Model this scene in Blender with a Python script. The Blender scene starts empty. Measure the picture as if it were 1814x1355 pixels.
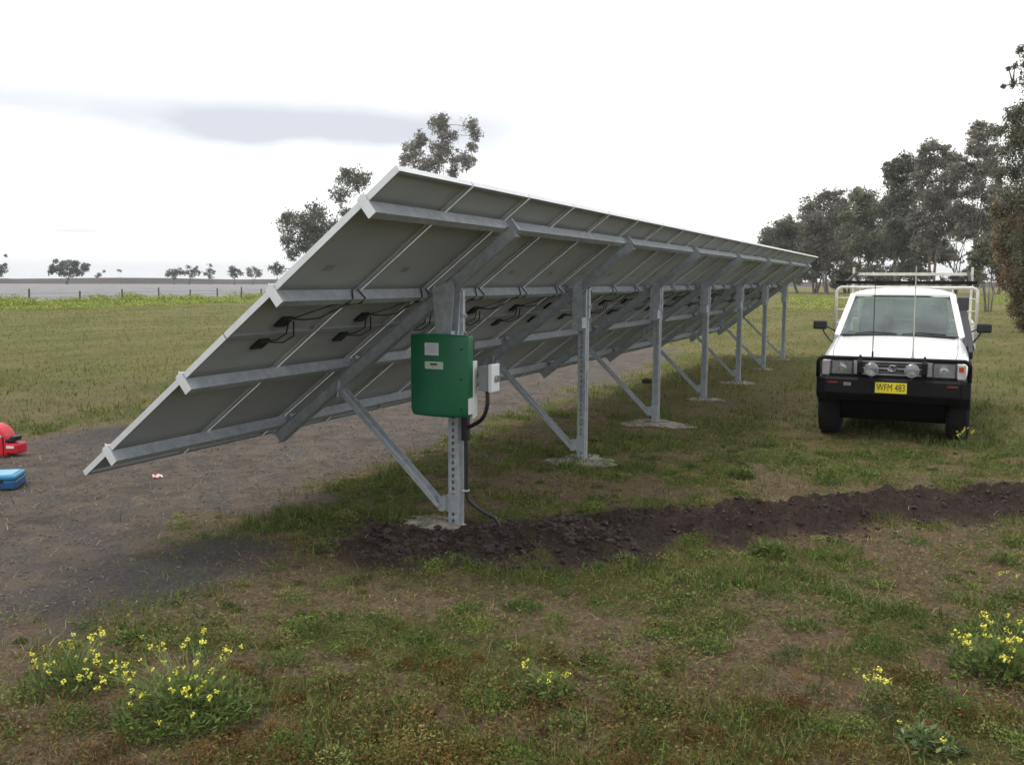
import bpy, bmesh, math, random
import numpy as np
from mathutils import Vector, Matrix
R = math.radians
random.seed(7); rng = np.random.default_rng(7)
scene = bpy.context.scene
C = scene.collection

# ------------------------------------------------------------------ camera
FPX, PITCH, ROLL, YAW = 1682.3, -0.1069, 0.0043, 0.4175
CAM = np.array([-7.022, -3.626, 2.0615])
fw = np.array([math.cos(PITCH)*math.cos(YAW), math.cos(PITCH)*math.sin(YAW), math.sin(PITCH)])
rt = np.cross(fw, [0, 0, 1]); rt /= np.linalg.norm(rt); up = np.cross(rt, fw)
cr, sr = math.cos(ROLL), math.sin(ROLL)
rt, up = cr*rt + sr*up, -sr*rt + cr*up
cam_d = bpy.data.cameras.new('camera'); cam = bpy.data.objects.new('camera', cam_d); C.objects.link(cam)
cam.matrix_world = Matrix([[rt[i], up[i], -fw[i], CAM[i]] for i in range(3)] + [[0, 0, 0, 1]])
cam_d.sensor_width = 36; cam_d.lens = 36*FPX/1814; cam_d.clip_end = 8000; cam_d.clip_start = .05
scene.camera = cam
scene.render.resolution_x = 1024; scene.render.resolution_y = 764
scene.view_settings.view_transform = 'Standard'; scene.view_settings.look = 'None'
scene.view_settings.exposure = 0; scene.view_settings.gamma = 1

def ray(x, y):
    d = fw + rt*(x-907)/FPX - up*(y-677.5)/FPX
    return d
def at(x, y, D):              # point seen at pixel x,y at view depth D
    return CAM + ray(x, y)*D
def on_ground(x, y, z=0):
    d = ray(x, y); return CAM + d*(z-CAM[2])/d[2]

# ------------------------------------------------------------------ world: bright overcast sky
SUN_EL, SUN_AZ = R(66), R(128)          # azimuth measured from +X towards +Y
w = bpy.data.worlds.new('World'); scene.world = w; w.use_nodes = True
nt = w.node_tree; nt.nodes.clear()
def N(nt, t, **k):
    n = nt.nodes.new(t)
    for a, b in k.items(): setattr(n, a, b)
    return n
def mth(nt, op, a, b=None, c=None, clamp=False):
    n = N(nt, 'ShaderNodeMath', operation=op, use_clamp=clamp)
    for i, v in enumerate((a, b, c)):
        if v is None: continue
        if hasattr(v, 'links'): nt.links.new(v, n.inputs[i])
        else: n.inputs[i].default_value = v
    return n.outputs[0]
out = N(nt, 'ShaderNodeOutputWorld'); bg = N(nt, 'ShaderNodeBackground'); bg.inputs[1].default_value = 0.1
sky = N(nt, 'ShaderNodeTexSky', sky_type='NISHITA'); sky.sun_disc = False
sky.sun_elevation = SUN_EL; sky.sun_rotation = R(90) - SUN_AZ; sky.dust_density = 2
tc = N(nt, 'ShaderNodeTexCoord'); sp = N(nt, 'ShaderNodeSeparateXYZ'); nt.links.new(tc.outputs['Generated'], sp.inputs[0])
az = mth(nt, 'ARCTAN2', sp.outputs[1], sp.outputs[0]); el = mth(nt, 'ARCSINE', sp.outputs[2])
ns = N(nt, 'ShaderNodeTexNoise'); ns.inputs['Scale'].default_value = 5; ns.inputs['Detail'].default_value = 6
mp = N(nt, 'ShaderNodeMapping'); mp.inputs['Scale'].default_value = (1, 1, 3.5)
nt.links.new(tc.outputs['Generated'], mp.inputs[0]); nt.links.new(mp.outputs[0], ns.inputs[0])
nz = mth(nt, 'SUBTRACT', ns.outputs[0], 0.5)
def band(a0, e0, wa, we, slope, amp):    # a soft grey cloud belly at azimuth a0, elevation e0
    da = mth(nt, 'SUBTRACT', az, a0)
    e = mth(nt, 'SUBTRACT', el, mth(nt, 'MULTIPLY_ADD', da, slope, e0))
    e = mth(nt, 'MULTIPLY_ADD', nz, 0.05, e)
    u = mth(nt, 'POWER', mth(nt, 'DIVIDE', da, wa), 4.0)
    v = mth(nt, 'POWER', mth(nt, 'ABSOLUTE', mth(nt, 'DIVIDE', e, we)), 2.0)
    g = mth(nt, 'EXPONENT', mth(nt, 'MULTIPLY', mth(nt, 'ADD', u, v), -1.0))
    return mth(nt, 'MULTIPLY', g, mth(nt, 'MULTIPLY_ADD', nz, 1.6*amp, amp))
def dirn(x, y):
    d = ray(x, y); d = d/np.linalg.norm(d); return math.atan2(d[1], d[0]), math.asin(d[2])
a1, e1 = dirn(400, 212); a2, e2 = dirn(560, 226); a3, e3 = dirn(135, 411); a4, e4 = dirn(840, 255)
m = band(a1, e1, .36, .024, 0.03, .72)
m = mth(nt, 'ADD', m, band(a2, e2, .13, .022, .02, 0.6))
m = mth(nt, 'ADD', m, band(a3, e3, .03, .003, 0, .6))
m = mth(nt, 'ADD', m, band(a4, e4, .05, .05, 0, .3), clamp=True)
mx = N(nt, 'ShaderNodeMix', data_type='RGBA')
nt.links.new(m, mx.inputs[0])
mx.inputs[6].default_value = (13.8, 13.9, 13.8, 1); mx.inputs[7].default_value = (7.8, 8.15, 8.9, 1)
mix2 = N(nt, 'ShaderNodeMix', data_type='RGBA'); mix2.inputs[0].default_value = 0.93
nt.links.new(sky.outputs[0], mix2.inputs[6]); nt.links.new(mx.outputs[2], mix2.inputs[7])
nt.links.new(mix2.outputs[2], bg.inputs[0]); nt.links.new(bg.outputs[0], out.inputs[0])

sun_d = bpy.data.lights.new('sun', 'SUN'); sun = bpy.data.objects.new('sun', sun_d); C.objects.link(sun)
sun_d.energy = 1.5; sun_d.angle = R(16); sun_d.color = (1, .96, .9)
sd = Vector((math.cos(SUN_EL)*math.cos(SUN_AZ), math.cos(SUN_EL)*math.sin(SUN_AZ), math.sin(SUN_EL)))
sun.rotation_euler = sd.to_track_quat('Z', 'Y').to_euler()

# ------------------------------------------------------------------ materials
MATS = {}
def mat(name, col, rough=.6, metal=0, var=.0, vscale=8, bump=0, bscale=40, col2=None, spec=.5, coat=0, attr=None):
    if name in MATS: return MATS[name]
    m = bpy.data.materials.new(name); m.use_nodes = True; t = m.node_tree; b = t.nodes['Principled BSDF']
    b.inputs['Roughness'].default_value = rough; b.inputs['Metallic'].default_value = metal
    b.inputs['Specular IOR Level'].default_value = spec; b.inputs['Coat Weight'].default_value = coat
    c4 = (*col, 1); b.inputs['Base Color'].default_value = c4
    tcn = N(t, 'ShaderNodeTexCoord')
    if attr:
        a = N(t, 'ShaderNodeAttribute', attribute_name=attr); t.links.new(a.outputs['Color'], b.inputs['Base Color'])
    elif var or col2:
        n = N(t, 'ShaderNodeTexNoise'); n.inputs['Scale'].default_value = vscale; n.inputs['Detail'].default_value = 6
        n.inputs['Roughness'].default_value = .65
        t.links.new(tcn.outputs['Object'], n.inputs[0])
        r = N(t, 'ShaderNodeMapRange'); r.inputs[1].default_value = .32; r.inputs[2].default_value = .68
        t.links.new(n.outputs[0], r.inputs[0])
        x = N(t, 'ShaderNodeMix', data_type='RGBA'); t.links.new(r.outputs[0], x.inputs[0])
        x.inputs[6].default_value = tuple(v*(1-var) for v in col)+(1,)
        x.inputs[7].default_value = (*(col2 or tuple(min(1, v*(1+var)) for v in col)), 1)
        t.links.new(x.outputs[2], b.inputs['Base Color'])
        if metal:
            rr = N(t, 'ShaderNodeMapRange'); rr.inputs[3].default_value = rough-.1; rr.inputs[4].default_value = rough+.15
            t.links.new(n.outputs[0], rr.inputs[0]); t.links.new(rr.outputs[0], b.inputs['Roughness'])
    if bump:
        n2 = N(t, 'ShaderNodeTexNoise'); n2.inputs['Scale'].default_value = bscale; n2.inputs['Detail'].default_value = 5
        t.links.new(tcn.outputs['Object'], n2.inputs[0])
        bp = N(t, 'ShaderNodeBump'); bp.inputs['Strength'].default_value = bump; bp.inputs['Distance'].default_value = .02
        t.links.new(n2.outputs[0], bp.inputs['Height']); t.links.new(bp.outputs[0], b.inputs['Normal'])
    MATS[name] = m; return m
GALV = mat('galvanised_steel', (.36, .39, .425), .5, .35, .2, 14)
ALU = mat('anodised_aluminium', (.66, .68, .70), .38, .3, .06, 6)
BACK = mat('panel_backsheet', (.345, .365, .38), .55, 0, .07, 2.2)
CELL = mat('panel_glass', (.012, .016, .04), .08, 0, 0, spec=.8)
BLK = mat('black_plastic', (.012, .012, .014), .45, 0, .2, 30)
GREY_P = mat('grey_plastic', (.20, .215, .24), .5, 0, .05, 9)
LGREY = mat('light_grey_plastic', (.60, .62, .62), .45, 0, .05, 9)
GREEN = mat('green_enamel', (.008, .122, .054), .42, 0, .10, 3.0)
WLABEL = mat('label_white', (.55, .56, .66), .5, 0, .04, 30)
DISP = mat('display_frame', (.45, .52, .45), .4)
CONC = mat('rough_concrete', (.27, .245, .215), .95, 0, .6, 7, .9, 30)
RED = mat('red_plastic', (.62, .012, .03), .35, 0, .15, 9)
BLUE = mat('blue_plastic', (.012, .085, .21), .4, 0, .2, 9)
LBLUE = mat('light_blue_lid', (.16, .40, .62), .4, 0, .15, 12)
WHITE_P = mat('white_plastic', (.7, .7, .7), .5)
CARW = mat('white_car_paint', (.80, .81, .80), .32, 0, .03, 2.5, coat=.6)
CARB = mat('black_powder_coat', (.004, .004, .006), .6, 0, .2, 8, spec=.25)
DARKU = mat('underbody', (.004, .004, .004), .95, 0, .3, 8, spec=.1)
TYRE = mat('tyre_rubber', (.006, .006, .006), .85, 0, .25, 20, .3, 60)
CHROME = mat('chrome', (.6, .6, .62), .15, 1)
DIRTYC = mat('dull_chrome', (.34, .36, .38), .3, .6, .15, 20)
RIM = mat('steel_rim', (.45, .45, .46), .4, .7)
WHITE_S = mat('white_painted_steel', (.66, .64, .58), .5, 0, .18, 12)
YPLATE = mat('yellow_plate', (.72, .60, .03), .45, 0, .04, 20)
PTEXT = mat('plate_lettering', (.01, .01, .008), .5)
ORANGE = mat('orange_lens', (.6, .06, .015), .2)
DRED = mat('dull_red_marker', (.16, .02, .015), .4)
SEAT = mat('seat_cloth', (.05, .055, .06), .9, 0, .2, 20)
DASH = mat('dashboard', (.05, .05, .052), .6)
WOODP = mat('fence_timber', (.09, .075, .06), .9, 0, .3, 8)
WIRE = mat('fence_wire', (.2, .2, .2), .5, .5)
BARK = mat('eucalypt_bark', (.09, .075, .06), .95, 0, .35, 1.5, .6, 8, col2=(.22, .19, .165))
LEAF = mat('leaf_colour', (.06, .07, .04), .6, attr='col', spec=.3)
def add_translucent(m, f):
    t = m.node_tree; b = t.nodes['Principled BSDF']; o = [n for n in t.nodes if n.type == 'OUTPUT_MATERIAL'][0]
    tl = N(t, 'ShaderNodeBsdfTranslucent'); mx_ = N(t, 'ShaderNodeMixShader'); mx_.inputs[0].default_value = f
    src = b.inputs['Base Color'].links[0].from_socket; t.links.new(src, tl.inputs[0])
    t.links.new(b.outputs[0], mx_.inputs[1]); t.links.new(tl.outputs[0], mx_.inputs[2]); t.links.new(mx_.outputs[0], o.inputs[0])
add_translucent(LEAF, .45)
BLADE = mat('grass_colour', (.06, .08, .03), .8, attr='col', spec=.1); add_translucent(BLADE, .3)
STEM = mat('weed_stem', (.14, .19, .06), .7)
PETAL = mat('yellow_petal', (.66, .62, .08), .6)
def glassmat(name, tint, rough, trans, bcol):
    m = bpy.data.materials.new(name); m.use_nodes = True; t = m.node_tree; t.nodes.clear()
    o = N(t, 'ShaderNodeOutputMaterial'); g = N(t, 'ShaderNodeBsdfGlossy'); g.inputs['Roughness'].default_value = rough
    tr = N(t, 'ShaderNodeBsdfTransparent'); tr.inputs[0].default_value = (*tint, 1)
    df = N(t, 'ShaderNodeBsdfDiffuse'); df.inputs[0].default_value = (*bcol, 1)
    a = N(t, 'ShaderNodeMixShader'); a.inputs[0].default_value = 1-trans
    tcg = N(t, 'ShaderNodeTexCoord'); ng_ = N(t, 'ShaderNodeTexNoise'); ng_.inputs['Scale'].default_value = 2.2; t.links.new(tcg.outputs['Object'], ng_.inputs[0])
    mg = N(t, 'ShaderNodeMapRange'); mg.inputs[1].default_value = .35; mg.inputs[2].default_value = .65; mg.inputs[3].default_value = (1-trans)*.55; mg.inputs[4].default_value = min(1, (1-trans)*1.7)
    t.links.new(ng_.outputs[0], mg.inputs[0]); t.links.new(mg.outputs[0], a.inputs[0])
    t.links.new(tr.outputs[0], a.inputs[1]); t.links.new(df.outputs[0], a.inputs[2])
    f = N(t, 'ShaderNodeFresnel'); f.inputs[0].default_value = 1.75
    b = N(t, 'ShaderNodeMixShader'); t.links.new(f.outputs[0], b.inputs[0]); t.links.new(a.outputs[0], b.inputs[1]); t.links.new(g.outputs[0], b.inputs[2])
    t.links.new(b.outputs[0], o.inputs[0]); return m
GLASS = glassmat('dust_and_painted_reflection', (.42, .56, .57), .02, .70, (.17, .22, .22))  # pale mottled film: dust, plus cloud reflections painted in as diffuse colour
LENS = glassmat('lamp_lens', (.92, .94, .97), .05, .75, (.55, .56, .6))

# ------------------------------------------------------------------ helpers
def tag(o, label=None, cat=None, group=None, kind=None):
    if label: o['label'] = label
    if cat: o['category'] = cat
    if group: o['group'] = group
    if kind: o['kind'] = kind
    return o
def empty(name, loc, rz=0, **k):
    o = bpy.data.objects.new(name, None); C.objects.link(o); o.location = loc; o.rotation_euler = (0, 0, rz)
    o.empty_display_size = .1; tag(o, **k); return o
class MB:
    def __init__(s): s.v = []; s.f = []; s.m = []
    def add(s, vs, fs, mi=0):
        b = len(s.v); s.v += [tuple(map(float, v)) for v in vs]; s.f += [tuple(b+i for i in f) for f in fs]; s.m += [mi]*len(fs); return s
    def box(s, c, d, M=None, mi=0):
        P = [Vector((x*d[0]/2, y*d[1]/2, z*d[2]/2)) for x in (-1, 1) for y in (-1, 1) for z in (-1, 1)]
        if M is not None: P = [M @ p for p in P]
        P = [p+Vector(c) for p in P]
        return s.add(P, [(0, 1, 3, 2), (4, 6, 7, 5), (0, 4, 5, 1), (2, 3, 7, 6), (0, 2, 6, 4), (1, 5, 7, 3)], mi)
    def bar(s, a, b, w, h, upv=(0, 0, 1), mi=0):          # rectangular bar a->b
        a, b = Vector(a), Vector(b); z = (b-a); L = z.length; z.normalize()
        x = z.cross(Vector(upv))
        if x.length < 1e-4: x = z.cross(Vector((1, 0, 0)))
        x.normalize(); y = x.cross(z)
        M = Matrix((x, y, z)).transposed()
        return s.box((a+b)/2, (w, h, L), M, mi)
    def prism(s, poly, fa, fb, mi=0):                      # poly of (u,v); fa, fb map to two ends
        n = len(poly); V = [fa(*p) for p in poly]+[fb(*p) for p in poly]
        F = [tuple(range(n))[::-1], tuple(range(n, 2*n))]+[(i, (i+1) % n, n+(i+1) % n, n+i) for i in range(n)]
        return s.add(V, F, mi)
    def tube(s, pts, r, n=8, cap=True, mi=0):
        P = [Vector(p) for p in pts]; k = len(P); rs = r if hasattr(r, '__len__') else [r]*k
        V = []; nx = None
        for i in range(k):
            t = (P[min(i+1, k-1)]-P[max(i-1, 0)]).normalized()
            if nx is None:
                nx = t.orthogonal().normalized()
            nx = (nx-t*nx.dot(t)); nx.normalize(); ny = t.cross(nx)
            for j in range(n):
                a = 2*math.pi*j/n; V.append(P[i]+(nx*math.cos(a)+ny*math.sin(a))*rs[i])
        F = [(i*n+j, i*n+(j+1) % n, (i+1)*n+(j+1) % n, (i+1)*n+j) for i in range(k-1) for j in range(n)]
        if cap: F += [tuple(range(n))[::-1], tuple(range((k-1)*n, k*n))]
        return s.add(V, F, mi)
    def lathe(s, prof, o, ax, n=24, mi=0):                 # prof (r,h) along axis ax from o
        ax = Vector(ax).normalized(); a = ax.orthogonal().normalized(); b = ax.cross(a); o = Vector(o)
        V = [o+ax*h+(a*math.cos(2*math.pi*j/n)+b*math.sin(2*math.pi*j/n))*r for r, h in prof for j in range(n)]
        k = len(prof); F = [(i*n+j, i*n+(j+1) % n, (i+1)*n+(j+1) % n, (i+1)*n+j) for i in range(k-1) for j in range(n)]
        F += [tuple(range(n))[::-1], tuple(range((k-1)*n, k*n))]
        return s.add(V, F, mi)
    def build(s, name, mats, parent=None, bevel=0, smooth=False, sub=0, loc=None):
        me = bpy.data.meshes.new(name); me.from_pydata(s.v, [], s.f); 
        bm = bmesh.new(); bm.from_mesh(me); bmesh.ops.recalc_face_normals(bm, faces=bm.faces); bm.to_mesh(me); bm.free()
        if not isinstance(mats, (list, tuple)): mats = [mats]
        for m in mats: me.materials.append(m)
        if len(mats) > 1: me.polygons.foreach_set('material_index', s.m)
        if smooth: me.polygons.foreach_set('use_smooth', [True]*len(me.polygons))
        o = bpy.data.objects.new(name, me); C.objects.link(o); o.parent = parent
        if loc is not None: o.location = loc
        if bevel:
            b = o.modifiers.new('bevel', 'BEVEL'); b.width = bevel; b.segments = 2; b.limit_method = 'ANGLE'; b.angle_limit = R(40)
            b.harden_normals = False
        if sub:
            u = o.modifiers.new('sub', 'SUBSURF'); u.levels = sub; u.render_levels = sub
        return o
def quadmesh(name, V, col, m, parent=None, matid=None):      # V (n,4,3), col (n,3)
    n = len(V); me = bpy.data.meshes.new(name)
    me.vertices.add(n*4); me.vertices.foreach_set('co', np.asarray(V, np.float32).ravel())
    me.loops.add(n*4); me.loops.foreach_set('vertex_index', np.arange(n*4, dtype=np.int32))
    me.polygons.add(n); me.polygons.foreach_set('loop_start', np.arange(0, n*4, 4, dtype=np.int32))
    me.polygons.foreach_set('loop_total', np.full(n, 4, np.int32))
    me.update(calc_edges=True)
    a = me.color_attributes.new('col', 'FLOAT_COLOR', 'POINT')
    c = np.ones((n, 4, 4), np.float32); c[:, :, :3] = np.asarray(col)[:, None, :]; a.data.foreach_set('color', c.ravel())
    me.materials.append(m); o = bpy.data.objects.new(name, me); C.objects.link(o); o.parent = parent
    return o
def copy_tree(o, parent=None):
    c = o.copy(); C.objects.link(c); c.parent = parent
    for ch in [x for x in list(scene.objects) if x.parent == o]: copy_tree(ch, c)
    return c
def text_mesh(txt, h, M, m, name, parent, wscale=1.0, bold=.0):
    cu = bpy.data.curves.new('t', 'FONT'); cu.body = txt; cu.size = h; cu.align_x = 'CENTER'; cu.align_y = 'CENTER'; cu.extrude = .0008; cu.offset = bold
    to = bpy.data.objects.new('t', cu); C.objects.link(to); dg = bpy.context.evaluated_depsgraph_get()
    me = bpy.data.meshes.new_from_object(to.evaluated_get(dg)); bpy.data.objects.remove(to)
    me.transform(M @ Matrix.Diagonal((wscale, 1, 1, 1))); me.materials.clear(); me.materials.append(m); me.name = name
    o = bpy.data.objects.new(name, me); C.objects.link(o); o.parent = parent; return o

# ---- numpy value noise
_perm = rng.random((256, 256))
def vnoise(x, y):
    xi = np.floor(x).astype(int); yi = np.floor(y).astype(int); fx = x-xi; fy = y-yi
    fx = fx*fx*(3-2*fx); fy = fy*fy*(3-2*fy)
    g = lambda a, b: _perm[a & 255, b & 255]
    return (g(xi, yi)*(1-fx)+g(xi+1, yi)*fx)*(1-fy)+(g(xi, yi+1)*(1-fx)+g(xi+1, yi+1)*fx)*fy
def fbm(x, y, o=4, s=1.0):
    r = 0; a = .5; t = 0
    for i in range(o):
        r = r+a*vnoise(x*s+17.3*i, y*s+9.1*i); t += a; a *= .5; s *= 2.03
    return r/t
def sst(a, b, x):
    t = np.clip((x-a)/(b-a), 0, 1); return t*t*(3-2*t)

# ------------------------------------------------------------------ ground masks
TR = np.array([[-.62, .12], [-.35, -.5], [.1, -1.2], [.75, -1.75], [1.5, -2.65], [2.2, -3.35], [3.14, -4.6], [4.2, -6.6], [6, -10]])
def seg_dist(x, y, P):
    best = np.full(np.shape(x), 1e9); tt = np.zeros(np.shape(x))
    acc = 0
    for a, b in zip(P[:-1], P[1:]):
        d = b-a; L = np.hypot(*d); t = np.clip(((x-a[0])*d[0]+(y-a[1])*d[1])/L**2, 0, 1)
        q = np.hypot(x-a[0]-t*d[0], y-a[1]-t*d[1]); k = q < best
        best = np.where(k, q, best); tt = np.where(k, acc+t*L, tt); acc += L
    return best, tt
FA = on_ground(0, 545)[:2]; FB = on_ground(450, 530.5)[:2]
fdir = (FB-FA)/np.hypot(*(FB-FA)); fn = np.array([-fdir[1], fdir[0]])
if fn[1] < 0: fn = -fn
def masks(x, y):
    n1 = fbm(x, y, 4, .9); n2 = fbm(x+50, y+20, 4, 3.1); n3 = fbm(x-30, y+80, 3, .22)
    d, t = seg_dist(x, y, TR)
    wdt = .50+.26*sst(0, .9, t)-.10*sst(1.4, 2.4, t)-.08*sst(1.8, 3.5, t)+.25*(n1-.5)*2
    soil = 1-sst(wdt-.25, wdt+.15, d+(n2-.5)*.8)
    yy = y+(n1-.5)*1.8+(n2-.5)*.6
    lo = np.interp(x, [-9, -3, 0, 6, 14, 20, 24], [1.5, 1.25, 2.1, 2.3, 2.6, 3.2, 4.2])
    hi = np.interp(x, [-9, -3, 0, 6, 14, 20, 24], [9.5, 7.6, 6.9, 6.5, 6.0, 5.2, 4.3])
    dirt = sst(lo-.35, lo+.4, yy)*(1-sst(hi-.5, hi+.5, yy))*(1-sst(20, 26, x))
    # a darker gravel patch near the array's low corner
    grav = np.exp(-(((x+1.9)/.9)**2+((y-1.25)/.6)**2)**1.3)+np.exp(-(((x-2.6)/1.0)**2+((y-6.3)/.5)**2)**1.3)
    grav = np.clip(grav*1.2+(n2-.5)*.8*(grav > .05), 0, 1)
    rc = np.hypot(x-CAM[0], y-CAM[1]); n4 = fbm(x+9, y-4, 4, 2.0); fz = sst(9, 26, rc); n5 = fbm(x*.5, y, 4, .35)
    green = sst(.44, .55, (n1*.3+n4*.45+n2*.25)*(1-fz)+n5*fz+.045*fz+.005)
    green = green*(1-.45*fz)+.45*fz
    # dry belt just before the soil on the left
    dry = np.exp(-(((x+2.0)/1.1)**2+((y-.2)/1.0)**2))
    green = green*(1-.75*dry)*(1-dirt)
    fd = (x-FA[0])*fn[0]+(y-FA[1])*fn[1]
    field = sst(1.0, 4, fd)*sst(20, 32, y)
    return soil, dirt, np.clip(green, 0, 1), field, grav, fd
def gz(x, y):
    x = np.asarray(x, float); y = np.asarray(y, float)
    d, t = seg_dist(x, y, TR)
    wdt = .55+.2*(fbm(x, y, 3, 1.1)-.5)
    mound = np.clip(1-(d/wdt)**2, 0, 1)**.8*(.05+.06*fbm(x, y, 3, 3.0))*sst(0, .5, t+.2)
    soil = sst(.1, .9, np.clip(1.3-d/wdt, 0, 1))
    rough = (fbm(x, y, 4, 7)-.5)*(.03+.22*soil)+(np.abs(fbm(x+5, y+3, 3, 19)-.5))*.09*soil+(fbm(x, y, 4, 1.3)-.5)*.07
    r = np.hypot(x-CAM[0], y-CAM[1]); keep = 1-sst(60, 200, r)
    ute = .03*np.exp(-(((x-8)/4.5)**2+((y+4.0)/2.4)**2)**2)
    under = sst(0.25, .6, np.hypot(x, y))
    return (mound*under+rough)*keep*(0.35+.65*np.clip(np.abs(y+.0)/1.2, 0, 1)) + ute
# ------------------------------------------------------------------ ground mesh (one sheet to the horizon)
rr = np.concatenate([np.geomspace(.6, 3, 30, endpoint=False), np.linspace(3, 13, 400, endpoint=False), np.geomspace(13, 80, 200, endpoint=False), np.geomspace(80, 3500, 90)]); nr, na = len(rr), 940
half = R(48); aa = np.concatenate([np.linspace(-half, half, na-180, endpoint=False), np.linspace(half, 2*math.pi-half, 180, endpoint=False)])+YAW
G1, G2 = np.meshgrid(rr, aa, indexing='ij')
gx = CAM[0]+G1*np.cos(G2); gy = CAM[1]+G1*np.sin(G2); gzv = gz(gx, gy)
me = bpy.data.meshes.new('ground'); nv = nr*na
V = np.stack([gx, gy, gzv], -1).reshape(-1, 3)
V = np.vstack([V, [[CAM[0], CAM[1], 0]]])
i, j = np.meshgrid(np.arange(nr-1), np.arange(na), indexing='ij'); j2 = (j+1) % na
F = np.stack([i*na+j, (i+1)*na+j, (i+1)*na+j2, i*na+j2], -1).reshape(-1, 4)
T = np.stack([np.full(na, nv), np.arange(na), (np.arange(na)+1) % na], -1)
me.vertices.add(len(V)); me.vertices.foreach_set('co', V.astype(np.float32).ravel())
li = np.concatenate([F.ravel(), T.ravel()]).astype(np.int32); me.loops.add(len(li)); me.loops.foreach_set('vertex_index', li)
npoly = len(F)+len(T); me.polygons.add(npoly)
me.polygons.foreach_set('loop_start', np.concatenate([np.arange(len(F))*4, len(F)*4+np.arange(na)*3]).astype(np.int32))
me.polygons.foreach_set('loop_total', np.concatenate([np.full(len(F), 4), np.full(na, 3)]).astype(np.int32))
me.update(calc_edges=True); me.polygons.foreach_set('use_smooth', np.ones(npoly, bool))
so, di, gr, fi, gv, fdd = masks(V[:, 0], V[:, 1])
for nm, arr in (('m_a', (so, di, gr)), ('m_b', (fi, gv, sst(9, 24, np.hypot(V[:, 0]-CAM[0], V[:, 1]-CAM[1]))))):
    a = me.color_attributes.new(nm, 'FLOAT_COLOR', 'POINT'); c = np.ones((len(V), 4), np.float32)
    for k in range(3): c[:, k] = arr[k]
    a.data.foreach_set('color', c.ravel())
gm = bpy.data.materials.new('paddock_ground'); gm.use_nodes = True; t = gm.node_tree; pb = t.nodes['Principled BSDF']
pb.inputs['Roughness'].default_value = .95; pb.inputs['Specular IOR Level'].default_value = .15
tcn = N(t, 'ShaderNodeTexCoord')
def gnoise(sc, det=6, rough=.6, stretch=None):
    n = N(t, 'ShaderNodeTexNoise'); n.inputs['Scale'].default_value = sc; n.inputs['Detail'].default_value = det; n.inputs['Roughness'].default_value = rough
    if stretch:
        q = N(t, 'ShaderNodeMapping'); q.inputs['Scale'].default_value = stretch; t.links.new(tcn.outputs['Object'], q.inputs[0]); t.links.new(q.outputs[0], n.inputs[0])
    else: t.links.new(tcn.outputs['Object'], n.inputs[0])
    return n.outputs[0]
def mr(v, a, b, c=0, d=1):
    n = N(t, 'ShaderNodeMapRange'); t.links.new(v, n.inputs[0]); n.inputs[1].default_value = a; n.inputs[2].default_value = b; n.inputs[3].default_value = c; n.inputs[4].default_value = d; return n.outputs[0]
def cm(f, a, b):
    n = N(t, 'ShaderNodeMix', data_type='RGBA')
    if hasattr(f, 'links'): t.links.new(f, n.inputs[0])
    else: n.inputs[0].default_value = f
    for k, v in ((6, a), (7, b)):
        if hasattr(v, 'links'): t.links.new(v, n.inputs[k])
        else: n.inputs[k].default_value = (*v, 1)
    return n.outputs[2]
A1 = N(t, 'ShaderNodeAttribute', attribute_name='m_a'); S1 = N(t, 'ShaderNodeSeparateColor'); t.links.new(A1.outputs['Color'], S1.inputs[0])
A2 = N(t, 'ShaderNodeAttribute', attribute_name='m_b'); S2 = N(t, 'ShaderNodeSeparateColor'); t.links.new(A2.outputs['Color'], S2.inputs[0])
S3 = N(t, 'ShaderNodeAttribute', attribute_name='m_b'); fine = gnoise(38, 8, .75); mid = gnoise(3.3, 6, .6); big = gnoise(.35, 5, .6); mega = gnoise(.06, 5, .6); vf = gnoise(130, 4, .7)
dryc = cm(mr(fine, .35, .68), (.060, .045, .030), (.36, .265, .155))
dryc = cm(mr(mid, .4, .65, 0, .6), dryc, (.19, .150, .095))
grc = cm(mr(fine, .35, .66), (.036, .048, .012), (.175, .190, .055))
grc = cm(mr(big, .4, .62, 0, .7), grc, (.16, .152, .052))
base = cm(mr(mth(t, 'ADD', mth(t, 'MULTIPLY', S1.outputs[2], .85), mth(t, 'MULTIPLY', mid, .3)), .3, .75), dryc, grc)
rust = cm(mr(fine, .4, .65), (.07, .040, .02), (.20, .125, .065))
base = cm(mr(mega, .45, .62, 0, .35), base, rust)
base = cm(mr(gnoise(7, 6, .7), .50, .68, 0, .75), base, (.045, .034, .026))
dirtc = cm(mr(fine, .3, .7), (.040, .036, .035), (.215, .192, .178))
dirtc = cm(mr(gnoise(1.1, 7, .7), .42, .62, 0, .6), dirtc, (.075, .062, .055)); dirtc = cm(mr(mid, .45, .6, 0, .7), dirtc, (.19, .15, .115))
base = cm(mth(t, 'MULTIPLY', S2.outputs[2], .72), base, cm(mr(gnoise(.5, 7, .7, (.5, 1, 1)), .38, .62), (.095, .118, .028), (.215, .185, .075)))
base = cm(S1.outputs[1], base, dirtc)
base = cm(mth(t, 'MULTIPLY', S2.outputs[1], .85), base, cm(mr(fine, .3, .7), (.035, .034, .037), (.12, .115, .12)))
soilc = cm(mr(fine, .3, .7), (.016, .012, .010), (.085, .061, .049))
soilc = cm(mr(mid, .45, .7, 0, .6), soilc, (.095, .062, .05))
base = cm(S1.outputs[0], base, soilc)
fieldc = cm(mr(gnoise(.25, 5, .6, (1, 1, 1)), .35, .65), (.19, .19, .198), (.28, .275, .28))
base = cm(S2.outputs[0], base, fieldc)
t.links.new(base, pb.inputs['Base Color'])
hb = mth(t, 'ADD', mth(t, 'MULTIPLY', fine, .7), mth(t, 'MULTIPLY', vf, .3))
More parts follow.
